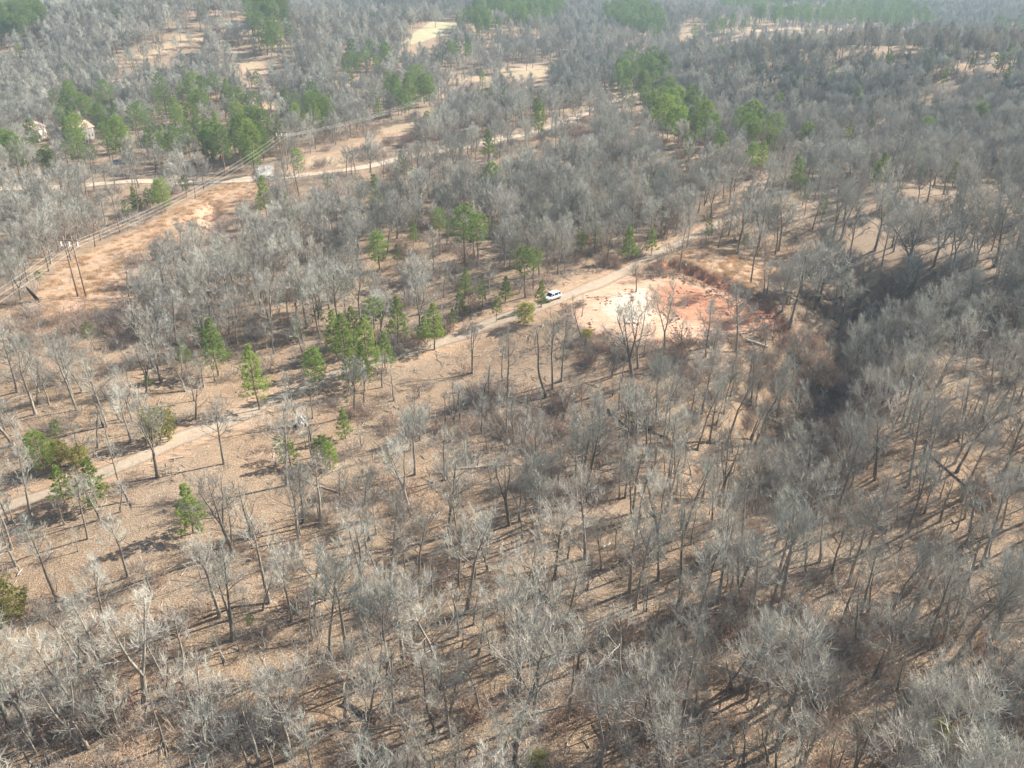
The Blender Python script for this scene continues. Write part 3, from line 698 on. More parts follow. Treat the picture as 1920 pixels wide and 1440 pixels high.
for poly, soft, val in ((PIT, 3.5, 0), (GLADE, 2, 0.0), (GLADE2, 2, 0.12), (CORR, 2, 0.02), (THICK, 3, 0.30), (SLOPE, 5, 0.48), (SLOPEG, 3, 0.12)):
    s_ = sstep(-soft, soft, poly_sd(CX, CY, poly)); P_ *= 1-s_*(1-val)
for k, (pl, kd) in FPOLY.items(): P_ *= 1-sstep(-5, 1, poly_sd(CX, CY, pl))*(1-(0.12 if k in 'ghik' else 0.02))
for wp in PCLW: P_ *= 1-0.8*sstep(-1, 1, poly_sd(CX, CY, wp))
lnd = seg_dist(CX, CY, LANE)[0]; rdd = seg_dist(CX, CY, ROAD)[0]; pld = seg_dist(CX, CY, LINE)[0]
P_ *= sstep(2.6, 5.5, lnd); P_ *= sstep(4.5, 8, rdd)
P_ *= np.where((CY < 340) | (pld > 9), np.where(pld < 9, 0, 1), 0.25)
# open view of the road where the photo shows it, a few metres on the camera side
P_ *= np.where((rdd < 22) & (pxs > 600) & (pxs < 1120) & (pys > 200) & (pys < 330), 0.55, 1)
P_ *= np.where((rdd < 15) & (pxs > 400) & (pxs < 620), 0.05, 1)
HOUSES = [hit(62, 262), hit(150, 262)]
for hp in HOUSES:
    P_ *= np.where(np.hypot(CX-hp[0], CY-hp[1]) < 9, 0, 1)
    P_ *= np.where((np.abs(CX-hp[0]) < 5) & (CY < hp[1]) & (CY > hp[1]-20), 0.3, 1)
# a tree whose crown would stand in front of an opening that the photo shows is left out
def pin(qx, qy, poly):
    return poly_sd(qx, qy, [(float(a), float(b)) for a, b in poly]) > 0
PITPX = [(1055, 590), (1080, 548), (1160, 515), (1232, 512), (1330, 535), (1405, 562), (1478, 598), (1460, 622), (1180, 638), (1105, 625)]
OPEN = [(PITPX, 0.10), ([(740, 700), (860, 640), (1010, 590), (1090, 620), (1040, 690), (860, 725), (770, 740)], 0.06), ([(56, 222), (88, 222), (88, 262), (56, 262)], 0.1), ([(30, 530), (110, 530), (110, 600), (30, 600)], 0.0), ([(1480, 560), (1640, 540), (1640, 660), (1500, 720)], 0.15), ([(520, 810), (530, 770), (600, 765), (605, 812)], 0.0), ([(310, 850), (550, 800), (550, 900), (340, 940)], 0.15),
        ([(60, 590), (110, 480), (260, 440), (235, 540), (180, 600)], 0.03), ([(330, 440), (400, 340), (520, 335), (480, 375), (420, 400)], 0.15), ([(540, 315), (570, 285), (640, 295), (600, 325)], 0.2),
        ([(1470, 385), (1570, 360), (1920, 360), (1920, 460), (1600, 460), (1450, 460)], 0.38), ([(1250, 500), (1400, 470), (1470, 500), (1440, 560), (1330, 530)], 0.3)]
OPEN += [(v[0], 0.12) for v in FIELDS.values()]
OPEN += [(poly, 0.35) for poly, _s in PCL]
OPEN += [([(a-.42*b, p-b*1.0), (a+.42*b, p-b*1.0), (a+.35*b, p-b*.25), (a-.35*b, p-b*.25)], 0.12) for a, p, b, _k in PK]
ROADPX = [(400, 341), (520, 333), (600, 325), (680, 314), (760, 296), (840, 281), (900, 271), (980, 252), (1050, 233), (1116, 205)]
LANEPX = [(0, 955), (120, 915), (262, 858), (400, 800), (520, 745), (700, 678), (860, 630), (1000, 580), (1130, 528), (1270, 458), (1400, 384)]
F2 = np.ones(len(cand)); ZC = h(CX, CY)
for fr in (0.5, 0.75, 0.95):
    qx, qy, _q = project(CX, CY, ZC+14.5*fr)
    f1 = np.ones(len(cand))
    for poly, v in OPEN: f1 = np.where(pin(qx, qy, poly), np.minimum(f1, v), f1)
    rp = seg_dist(qx, qy, ROADPX)[0]; f1 = np.where(rp < 9, np.minimum(f1, 0.12), f1)
    lp = seg_dist(qx, qy, LANEPX)[0]; f1 = np.where(lp < 16, np.minimum(f1, 0.45), f1)
    F2 = np.minimum(F2, f1)
P_ *= F2
keep = nrg.random(len(cand)) < P_
pk = np.array([(a[0], a[1]) for a in xy_bare+xy_pine])
nearkey = np.zeros(len(cand), bool)
for kx, ky in pk:
    nearkey |= ((CX-kx)**2+(CY-ky)**2) < 2.6**2
keep &= ~nearkey
for X, Y in cand[keep]: xy_bare.append((float(X), float(Y), rnd.triangular(8.5, 17, 13.2) if Y < 170 or X > 55 and Y < 290 else rnd.triangular(7.5, 15.5, 11.2), rnd.choice([0, 0, 1, 2, 3, 4, 4, 6, 6, 7, 5])))
# scattered single pines in the woods beyond the lane
for _ in range(420):
    px = rnd.uniform(-60, 1980); py = rnd.uniform(4, 420); a = hit(px, py)
    if rnd.random() < 0.5*(1 if py < 330 else 0.35) and seg_dist(a[0], a[1], ROAD)[0] > 7 and seg_dist(a[0], a[1], LINE)[0] > 8 and all(float(poly_sd(a[0], a[1], FPOLY[k][0])) < -2 for k in FPOLY):
        xy_pine.append((a[0], a[1], rnd.uniform(6, 14), rnd.choice([2, 3, 3, 4, 1])))

# split: the 300 that show largest are things, the rest one object
def split(lst, n=300):
    A = np.array([(a[0], a[1], a[2]) for a in lst]); Z = h(A[:, 0], A[:, 1]); bx, by, dep = project(A[:, 0], A[:, 1], Z); tx, ty, _ = project(A[:, 0], A[:, 1], Z+A[:, 2])
    vis = (np.minimum(bx, tx) < 1950) & (np.maximum(bx, tx) > -30) & (ty < 1450) & (by > -20) & (A[:, 1] > 5)
    size = np.hypot(bx-tx, by-ty)*A[:, 2]/dep
    # count only what falls inside the frame
    fr = np.clip((np.minimum(by, 1440)-np.maximum(ty, 0))/np.maximum(by-ty, 1), 0, 1); size = size*np.where(fr > 0.25, 1, 0.1)
    size = np.where(vis, size, -1); order = np.argsort(-size)
    near = [i for i in order[:n] if size[i] > 0]; s = set(near)
    return near, [i for i in range(len(lst)) if i not in s], bx, by
MARKS = [((1033, 558), 'behind the white car'), ((1200, 700), 'below the red dirt clearing'), ((1360, 500), 'on the bank above the red clearing'), ((1520, 680), 'in the dark hollow'),
 ((575, 800), 'around the cut logs'), ((300, 830), 'near the olive juniper'), ((120, 930), 'along the lower gravel lane'), ((690, 690), 'in the pine cluster by the lane'), ((900, 680), 'in the leafy glade'),
 ((1000, 850), 'in the thicket below the glade'), ((1700, 440), 'on the sunny right-hand slope'), ((155, 560), 'near the twin wooden poles'), ((1230, 440), 'where the lane leaves the woods'),
 ((870, 460), 'by the tall pines in mid-picture'), ((450, 600), 'in the grey woods left of the lane'), ((150, 720), 'in the grey woods at left'), ((350, 1000), 'in the open leafy patch'),
 ((100, 1150), 'on the lower left leaf slope'), ((150, 1380), 'in the bottom left corner'), ((500, 1250), 'left of bottom centre'), ((830, 1380), 'at bottom centre'), ((800, 1080), 'below the thicket'),
 ((1130, 1150), 'in the lower middle woods'), ((1200, 1390), 'right of bottom centre'), ((1500, 1150), 'in the lower right woods'), ((1450, 900), 'below the dark hollow'), ((1780, 720), 'above the right-hand woods'),
 ((1800, 950), 'at the right edge'), ((1500, 1390), 'at the bottom, right of middle'), ((1820, 1330), 'in the bottom right corner'), ((300, 270), 'in the pine stand by the houses'), ((30, 300), 'at far left below the houses'),
 ((500, 320), 'where powerline and gravel road meet'), ((800, 290), 'along the pale gravel road'), ((780, 190), 'beside the far powerline'), ((1200, 170), 'at the far bend of the road'), ((1290, 260), 'on the middle ridge'),
 ((1420, 310), 'where the lane disappears'), ((1600, 250), 'in the woods at upper right'), ((1800, 130), 'by the distant right road'), ((1550, 40), 'on the far right ridge'), ((1180, 60), 'in the distant round pine stand'),
 ((960, 30), 'at the top centre'), ((660, 140), 'beyond the powerline'), ((980, 130), 'by the ploughed tan field'), ((510, 80), 'on the upper left hill'), ((350, 90), 'around the hilltop meadow'), ((40, 50), 'in the top left corner'),
 ((380, 5), 'along the top edge at left'), ((270, 400), 'under the powerline at left'), ((700, 450), 'in the mid-left woods'), ((1000, 330), 'in the woods below the road')]
ORD = ['', 'first', 'second', 'third', 'fourth', 'fifth', 'sixth', 'seventh', 'eighth', 'ninth', 'tenth', 'eleventh', 'twelfth', 'thirteenth', 'fourteenth', 'fifteenth', 'sixteenth', 'seventeenth', 'eighteenth', 'nineteenth', 'twentieth']
LABELS = []      # (object, form, px, py)
def finish_labels(items):
    groups = {}
    for o, form, px, py in items:
        z = min(MARKS, key=lambda m: (m[0][0]-px)**2+((m[0][1]-py)*1.4)**2)[1]; groups.setdefault((form, z), []).append((px, o, py))
    todo = [(f_, z_, '', L_) for (f_, z_), L_ in groups.items()]
    for form, z, w_, L in todo:
        if len(L) > 14:
            L.sort(key=lambda a: a[2]); k = len(L)//2; todo += [(form, z, 'farther' if not w_ else 'far' if w_ == 'farther' else 'nearish', L[:k]), (form, z, 'nearer' if not w_ else 'near' if w_ == 'nearer' else 'midway', L[k:])]; continue
        if w_: form = w_+' '+form
        L.sort(key=lambda a: a[0]); n = len(L)
        for i, (_, o, _y) in enumerate(L):
            if n == 1: s = f'{form} {z}'
            elif i == 0: s = f'leftmost {form} {z}'
            elif i == n-1: s = f'rightmost {form} {z}'
            elif n == 3: s = f'middle {form} {z}'
            else: s = f'{form} {z}, {ORD[i+1] if i+1 < len(ORD) else "later"} from left'
            o['label'] = s
def plant(root_name, parts, x, y, sc, rz, tilt=(0, 0)):
    r = empty(root_name, (x, y, hz(x, y)-0.05), rz); r.scale = (sc[0], sc[0], sc[1]); r.rotation_euler = (tilt[0], tilt[1], rz)
    for nm, me_ in parts: obj(nm, me_, r)
    return r
near_b, far_b, bx, by = split(xy_bare)
for i in near_b:
    x, y, hh, k = xy_bare[i]; nm, kw, mt, mc, mt2, mc2 = BARE[k]; s = hh/kw['H']
    if math.hypot(x, y) > 150: mt, mc, s = mt2, mc2, hh/(kw['H']-2)
    wd_ = s*rnd.uniform(0.85, 1.2)
    rz = rnd.uniform(0, 6.28)
    if k == 3 and bx[i] > 1000: rz = rnd.uniform(-0.5, 0.5)
    r = plant('bare_tree', (('trunk', mt), ('crown', mc)), x, y, (wd_, s), rz, (rnd.uniform(-.04, .04), rnd.uniform(-.04, .04)))
    form = nm if k in (3, 5) else (('tall ' if hh > 16 else 'short ' if hh < 12.5 else '')+nm.replace('tall straight', 'straight'))
    tag(r, None, 'tree', 'leafless trees in the winter woods'); LABELS.append((r, form, bx[i], by[i]))
# remaining bare trees: one woodland object each for mid distance and far distance
fb = [xy_bare[i] for i in far_b]
def sc_arrays(lst, ref):
    A = np.array([(a[0], a[1]) for a in lst]); P = np.column_stack([A, h(A[:, 0], A[:, 1])-0.05]); Rr = np.stack([nrg.uniform(-.04, .04, len(lst)), nrg.uniform(-.04, .04, len(lst)), nrg.uniform(0, 6.28, len(lst))], -1)
    return P, Rr, np.array([a[2]/ref for a in lst])
mid = [a for a in fb if a[1] < 400]; farr = [a for a in fb if a[1] >= 400]
scatter('bare_woodland', *sc_arrays(mid, 13), far_col, 'grey mass of leafless woods around and beyond the lane', 'woods', 8)
scatter('distant_woodland', *sc_arrays(farr, 12.5), lod_col, 'hazy grey leafless forest covering the far hills', 'forest', 5)
near_p, far_p, px_, py_ = split(xy_pine)
for i in near_p:
    x, y, hh, k = xy_pine[i]
    nm, kw, mt, mc = PINE[k]; s = hh/kw['H']
    if s > 1.6: nm, kw, mt, mc = PINE[2]; s = hh/kw['H']
    if s < 0.5: nm, kw, mt, mc = PINE[4]; s = hh/kw['H']
    r = plant('pine_tree', (('trunk', mt), ('crown', mc)), x, y, (max(s, 0.35)*rnd.uniform(1.0, 1.28), s), rnd.uniform(0, 6.28), (rnd.uniform(-.03, .03), rnd.uniform(-.03, .03)))
    tag(r, None, 'pine tree', 'green pines among the bare woods'); LABELS.append((r, ('small ' if hh < 5 and 'young' not in nm else 'green ')+nm, px_[i], py_[i]))
fp = [xy_pine[i] for i in far_p]
scatter('distant_pines', *sc_arrays(fp, 13), pine_col, 'distant dark green pines scattered over the far ridges', 'pines', 3)
for px, py, hp in CEDK:
    x, y, z, hh = px_height(px, py, hp); s = hh/4.2
    r = plant('juniper', (('trunk', CEDAR[2]), ('foliage', CEDAR[3])), x, y, (s, s), rnd.uniform(0, 6.28))
    tag(r, None, 'juniper', 'olive green junipers'); LABELS.append((r, 'round olive green juniper', px, py))

# saplings and brush
saps = []; brush = []; tufts = []
NB_ = 5200
bpx = nrg.uniform(-60, 1980, NB_); bpy_ = 330+(1560-330)*nrg.random(NB_)**0.9
_u = (bpx-960)/FPX; _v = (720-bpy_)/FPX; _dy = math.cos(PITCH)+_v*math.sin(PITCH); _dz = -math.sin(PITCH)+_v*math.cos(PITCH)
BX, BY = -_u*CAM_H/_dz, -_dy*CAM_H/_dz
dens = np.full(NB_, 0.5); dens[seg_dist(BX, BY, RAV)[0] < 20] = 1.0; dens[bpx > 1150] += 0.3
dens[bpy_ > 850] *= 0.55; dens[(bpx > 830) & (bpx < 1180) & (bpy_ > 720) & (bpy_ < 930)] = 0.9; dens[(bpx < 700) & (bpy_ > 850)] = 0.16; dens[bpy_ < 560] = 0.2
for poly in (PIT, GLADE, GLADE2, CORR, SLOPE, SLOPEG): dens = np.where(poly_sd(BX, BY, poly) > -1, dens*0.06, dens)
dens[(seg_dist(BX, BY, LANE)[0] < 4) | (seg_dist(BX, BY, ROAD)[0] < 7) | (seg_dist(BX, BY, LINE)[0] < 7)] = 0
kk = nrg.random(NB_) < dens
for x, y in zip(BX[kk], BY[kk]):
    if rnd.random() < 0.36: saps.append((x, y, rnd.uniform(3.5, 9), rnd.randrange(4)))
    else: brush.append((x, y, rnd.uniform(0.6, 1.5), 0))
# brush strips observed in the photo (px centre, spread px)
for (cx, cy, sx, sy, n) in [(1130, 660, 70, 22, 46), (1240, 520, 40, 10, 10), (1150, 500, 60, 14, 26), (900, 730, 60, 20, 22), (950, 790, 120, 40, 50), (1290, 690, 90, 26, 50), (1560, 620, 95, 60, 300), (1450, 650, 60, 30, 60),
                            (1500, 740, 80, 60, 110), (740, 640, 30, 12, 12), (830, 625, 40, 6, 12), (740, 655, 40, 14, 16), (300, 350, 60, 10, 0), (1430, 660, 50, 16, 24), (1380, 590, 60, 6, 0), (1620, 560, 60, 30, 60), (470, 480, 60, 10, 8),
                            (120, 1340, 120, 50, 60), (460, 1380, 80, 40, 40), (680, 960, 120, 40, 30), (1440, 1200, 200, 100, 60), (640, 760, 60, 12, 10), (700, 1150, 200, 60, 15), (200, 620, 150, 22, 70), (330, 470, 60, 18, 20), (250, 500, 40, 16, 12), (60, 640, 60, 20, 20), (300, 650, 300, 40, 90)]:
    for _ in range(n):
        a = flat(rnd.gauss(cx, sx*.6), rnd.gauss(cy, sy*.6)); brush.append((float(a[0]), float(a[1]), rnd.uniform(0.6, 1.4), 0))
ns, fs, sbx, sby = split(saps, 300)
for i in ns:
    x, y, hh, k = saps[i]; a, b_, H0 = SAP[k]; s = hh/H0
    r = plant('bare_sapling', (('stem', a), ('crown', b_)), x, y, (s, s), rnd.uniform(0, 6.28), (rnd.uniform(-.1, .1), rnd.uniform(-.1, .1)))
    tag(r, None, 'sapling', 'thin leafless saplings'); LABELS.append((r, ['upright thin sapling', 'leaning thin sapling', 'tall thin sapling', 'bushy thin sapling'][k] if hh < 7 or k == 2 else 'large thin sapling', sbx[i], sby[i]))
scatter('sapling_thicket', *sc_arrays([saps[i] for i in fs], 6.5), sap_col, 'thicket of thin leafless saplings between the larger trees', 'saplings', 4)
bp_ = [(a[0], a[1], a[2], 0) for a in brush]
_n = 5200; ux = nrg.uniform(-230, 260, _n); uy = nrg.uniform(150, 430, _n)
ok = (np.abs(ux) < uy*0.68+15) & (seg_dist(ux, uy, LANE)[0] > 4) & (seg_dist(ux, uy, ROAD)[0] > 7) & (seg_dist(ux, uy, LINE)[0] > 6) & (nrg.random(_n) < 0.75)
for poly in (PIT, GLADE, CORR, SLOPEG): ok &= poly_sd(ux, uy, poly) < -1
ok &= ~((poly_sd(ux, uy, SLOPE) > 0) & (nrg.random(_n) < 0.9))
bp_ += [(x, y, rnd.uniform(0.8, 2.1), 0) for x, y in zip(ux[ok], uy[ok])]
_n = 5200; ux = nrg.uniform(-110, 110, _n); uy = nrg.uniform(38, 200, _n); ok = (seg_dist(ux, uy, LANE)[0] > 2.5) & (poly_sd(ux, uy, PIT) < -1) & (np.abs(ux) < uy*0.68+10)
scatter('fallen_sticks', *sc_arrays([(x, y, rnd.uniform(0.5, 1.6), 0) for x, y in zip(ux[ok], uy[ok])], 1.0), st_col, 'loose grey sticks and twigs strewn over the leaf litter', 'sticks', 4)
_n = 900; A = np.array(PIT); ux = nrg.uniform(A[:, 0].min(), A[:, 0].max(), _n); uy = nrg.uniform(A[:, 1].min(), A[:, 1].max(), _n)
dk = poly_sd(ux, uy, PIT); bd_ = seg_dist(ux, uy, BANK)[0]; ok = (dk > -2) & ((nrg.random(_n) < 0.18) | (bd_ < 5) | (dk < 1.5)) & (seg_dist(ux, uy, LANE)[0] > 3)
scatter('clay_clods', *sc_arrays([(x, y, rnd.uniform(0.4, 1.4), 0) for x, y in zip(ux[ok], uy[ok])], 1.0), cl_col, 'loose clods and stones scattered over the red dirt clearing', 'clods', 3)
ok = (dk > -4) & (dk < 2.5) & (bd_ > 3) & (nrg.random(_n) < 0.4) & (seg_dist(ux, uy, LANE)[0] > 4)
bp_ += [(x, y, rnd.uniform(0.3, 0.9), 0) for x, y in zip(ux[ok], uy[ok])]
scatter('underbrush', *sc_arrays(bp_, 1.0), br_col, 'tangled brown underbrush on the forest floor', 'underbrush', 5)
for poly, n in ((CORR, 2600), (SLOPEG, 1100), (PIT, 0)):
    A = np.array(poly); mn, mxx = A.min(0), A.max(0); X_ = nrg.uniform(mn[0], mxx[0], n); Y_ = nrg.uniform(mn[1], mxx[1], n)
    ok = (poly_sd(X_, Y_, poly) > 0) & (np.sin(X_*0.5+1.3*np.sin(Y_*0.31))+nrg.uniform(-1, 1, n) > -0.3) & (seg_dist(X_, Y_, LANE)[0] > 2.5) & (seg_dist(X_, Y_, ROAD)[0] > 4)
    tufts += [(x, y, rnd.uniform(0.7, 1.5), 0) for x, y in zip(X_[ok], Y_[ok])]
scatter('dry_grass', *sc_arrays(tufts, 1.0), gr_col, 'tall straw coloured dry grass in the open strips', 'grass', 3)

# ------------------------------------------------------------------ fallen logs, cut logs, snags
def log_mesh(L, r, seed, stubs=3, m='log'):
    g = np.random.default_rng(seed); b = Buf(); n = 8
    P = np.zeros((n+1, 3)); P[:, 0] = np.linspace(-L/2, L/2, n+1); P[1:, 1] = np.cumsum(g.normal(0, 0.03, n))*L/8; P[:, 2] = r*0.75+np.abs(g.normal(0, 0.04, n+1))
    rr = r*np.linspace(1, 0.62, n+1)*g.uniform(0.92, 1.08, n+1); b.tube(P, rr, 9)
    for _ in range(stubs):
        i = g.integers(2, n); d = unit(np.array([0.6, g.normal(0, 0.8), abs(g.normal(0.3, 0.4))])); l = g.uniform(0.4, 1.6)*min(1, L/6)
        b.tube([P[i], P[i]+d*l*0.5, P[i]+d*l+np.array([0, 0, 0.1])], [rr[i]*0.42, rr[i]*0.28, 0.015], 5)
    me_ = b.mesh('trunk', M[m], True)
    c = Buf()
    for e, s in ((0, -1), (n, 1)):
        th = np.arange(9)*2*math.pi/9; V = np.stack([np.full(9, P[e][0]+s*0.01), P[e][1]+rr[e]*np.cos(th), P[e][2]+rr[e]*np.sin(th)], -1)
        c.add(V, [tuple(range(9)) if s > 0 else tuple(range(8, -1, -1))])
    return me_, c.mesh('cut_end', M['cut'])
def tilt_to(x, y, rz, L):
    dx, dy = math.cos(rz)*L/2, math.sin(rz)*L/2
    return -math.atan2(hz(x+dx, y+dy)-hz(x-dx, y-dy), L)
def lay(px, py, qx, qy, r, label, group, seed, stubs=3, m='log', name='fallen_log'):
    a, b = hit(px, py), hit(qx, qy); c = (a+b)/2; L = max(1.2, float(np.hypot(*(b-a)))); rz = math.atan2(b[1]-a[1], b[0]-a[0])
    e = empty(name, (c[0], c[1], hz(*c)), rz); e.rotation_euler = (0, tilt_to(c[0], c[1], rz, L), rz)
    tm, cm = log_mesh(L, r, seed, stubs, m); obj('trunk', tm, e); obj('cut_end', cm, e); return tag(e, label, 'log', group)
G1 = 'cut logs stacked beside the lane'
for i, (a, b, c, d, lb, mm) in enumerate([(548, 793, 558, 805, 'dark rotten cut log at the left of the log pile', 'charred'), (553, 791, 562, 804, 'brown cut log second from left in the log pile', 'log'),
        (559, 788, 570, 800, 'pale barkless cut log in the middle of the log pile', 'palelog'), (564, 783, 578, 800, 'long pale cut log right of the middle of the pile', 'palelog'), (567, 780, 576, 789, 'short pinkish cut log at the top right of the pile', 'palelog')]):
    if 'palelog' not in M: M['palelog'] = bark_mat('barkless_log', (0.50, 0.46, 0.42), (0.80, 0.77, 0.73), 2.0, 0.1)
    lay(a, b, c, d, 0.27-0.02*i, lb, G1, 200+i, 0, mm, 'cut_log')
G2 = 'fallen logs on the forest floor'
for i, (a, b, c, d, r, lb, mm) in enumerate([
        (1345, 1180, 1412, 1170, .26, 'thick dark fallen log in the lower right woods', 'charred'), (1348, 1168, 1395, 1164, .14, 'thin pale fallen log just behind the thick dark one', 'log'),
        (1010, 1108, 1044, 1147, .24, 'dark fallen log pointing down right in the lower middle', 'charred'), (645, 1318, 705, 1358, .24, 'dark mossy fallen trunk left of bottom centre', 'charred'),
        (1340, 1250, 1408, 1275, .2, 'grey fallen trunk behind the pale broad tree', 'log'), (1475, 655, 1500, 695, .42, 'short thick dark log in the hollow', 'charred'), (1395, 640, 1440, 655, .35, 'upturned pale log beside the red clearing', 'log'),
        (1750, 860, 1825, 925, .13, 'long thin fallen trunk above the right edge woods', 'charred'), (1840, 1345, 1905, 1320, .2, 'pale barkless fallen trunk in the bottom right', 'palelog'),
        (860, 880, 960, 872, .18, 'grey fallen trunk in the thicket', 'log'), (1180, 800, 1285, 850, .2, 'dark fallen trunk under the clearing', 'charred'), (1140, 770, 1175, 805, .24, 'dark fallen trunk right of the thicket', 'charred'),
        (565, 900, 640, 925, .12, 'thin fallen pole below the log pile', 'log'), (800, 1095, 860, 1075, .14, 'pale fallen branch in the centre woods', 'palelog'),
        (320, 862, 345, 857, .13, 'small grey fallen log beside the lane', 'log'), (570, 1140, 600, 1128, .12, 'little pale fallen limb left of the brush', 'palelog'), (1860, 1215, 1915, 1250, .2, 'dark fallen log at the right edge', 'charred'),
        (250, 770, 330, 760, .12, 'thin fallen pole in the woods above the juniper', 'log'), (1130, 1028, 1145, 1020, .13, 'short white fallen stick in the lower middle', 'palelog'), (1620, 970, 1665, 1000, .17, 'dark log lying right of the tall grey tree', 'charred'),
        (1215, 1240, 1260, 1262, .16, 'grey fallen log in the lower middle woods', 'log'), (380, 1160, 440, 1140, .14, 'dark fallen limb on the left leaf slope', 'charred'), (1545, 560, 1600, 545, .25, 'dark brushy log at the head of the hollow', 'charred'),
        (1290, 660, 1330, 652, .16, 'dark slash log at the near edge of the clearing', 'charred')]):
    lay(a, b, c, d, r, lb, G2, 230+i, 3, mm)
# leaning dark snag beside the poles
x, y, z, hh = px_height(73, 566, 26)
e = empty('dead_snag', (x, y, z)); e.rotation_euler = (0, R(-28), 0); b = Buf()
b.tube([(0, 0, -0.2), (0.05, 0, 0.8), (0, 0.1, 2.0), (-0.05, 0.05, 3.2), (0.05, 0, 3.9)], [0.5, 0.38, 0.33, 0.27, 0.05], 9); obj('trunk', b.mesh('trunk', M['charred'], True), e)
b = Buf(); g = np.random.default_rng(5)
for k in range(9):
    a = k*0.7; b.tube([(0, 0, 0), (math.cos(a)*0.6, math.sin(a)*0.6, 0.15), (math.cos(a)*1.1, math.sin(a)*1.1, -0.15+g.uniform(0, 0.5))], [0.2, 0.12, 0.03], 5)
obj('roots', b.mesh('roots', M['log'], True), e); tag(e, 'dark leaning broken snag left of the twin wooden poles', 'dead tree')

# ------------------------------------------------------------------ power line
PH = 13.0
dirs = []
nodes = [POLE0]+POLEP
tops = []
GP = 'twin wooden poles of the powerline'
lbs = ['twin wooden powerline poles beyond the left edge', 'tall twin wooden poles with white insulators on the sandy strip', 'twin wooden poles behind the pale gravel pull-in', 'twin wooden poles at the end of the green pine row', 'far twin wooden poles beside the ploughed tan field']
for i, p in enumerate(nodes):
    a = nodes[max(0, i-1)]; b = nodes[min(len(nodes)-1, i+1)]; t = b-a; t = t/np.hypot(*t); n = np.array([t[1], -t[0]])
    if i == 0: t = -_d; n = np.array([t[1], -t[0]])
    ang = math.atan2(n[1], n[0]); z0 = hz(*p); e = empty('utility_pole', (p[0], p[1], z0), ang); tag(e, lbs[i], 'utility pole', GP)
    for s in (-1, 1):
        zl = hz(p[0]+n[0]*0.95*s, p[1]+n[1]*0.95*s)-z0
        b_ = Buf(); b_.tube([(0.95*s, 0, zl-0.5), (0.95*s, 0, PH*0.5), (0.95*s, 0, PH+0.9)], [0.19, 0.165, 0.13], 9, True); obj('pole', b_.mesh('pole', M['pole'], True), e)
    b_ = Buf(); b_.box((0, 0.17, PH-0.1), (4.3, 0.16, 0.26)); obj('crossarm', b_.mesh('crossarm', M['pole']), e)
    b_ = Buf(); b_.tube([(-0.95, 0.05, PH-4.0), (0.95, 0.05, PH-1.2)], [0.07, 0.07], 6); b_.tube([(0.95, -0.05, PH-4.0), (-0.95, -0.05, PH-1.2)], [0.07, 0.07], 6); obj('brace', b_.mesh('brace', M['pole']), e)
    tt = []
    for xo in (-1.9, 0, 1.9):
        b_ = Buf()
        for q in range(6):
            zz = PH-0.32-q*0.17; b_.tube([(xo, 0.17, zz), (xo, 0.17, zz-0.05), (xo, 0.17, zz-0.12)], [0.06, 0.19, 0.05], 9, True)
        obj('insulator', b_.mesh('insulator', M['ceram'], True), e)
        tt.append(np.array([p[0]+n[0]*xo-n[1]*0.17, p[1]+n[1]*xo+n[0]*0.17, z0+PH-1.4]))
    tops.append(tt)
wn = ['upper left', 'middle', 'lower right']
for k in range(3):
    b_ = Buf()
    first = tops[0][k]+np.array([_d[0]*60, _d[1]*60, -1.0]); seq = [first]+[t[k] for t in tops]
    last = seq[-1]+(seq[-1]-seq[-2])*0.8; last[2] = seq[-1][2]+2; seq.append(last)
    for a, c in zip(seq[:-1], seq[1:]):
        L = np.linalg.norm(c-a); P = [a+(c-a)*t-np.array([0, 0, 4*0.018*L*t*(1-t)]) for t in np.linspace(0, 1, 22)]
        b_.tube(P, [0.022]*22, 4)
    o = obj('power_wire', b_.mesh('power_wire', M['wire'], True)); tag(o, ['pale power wire on the upper left side of the line', 'middle one of the three pale power wires', 'pale power wire on the lower right side of the line'][k], 'wire', 'three powerline wires')

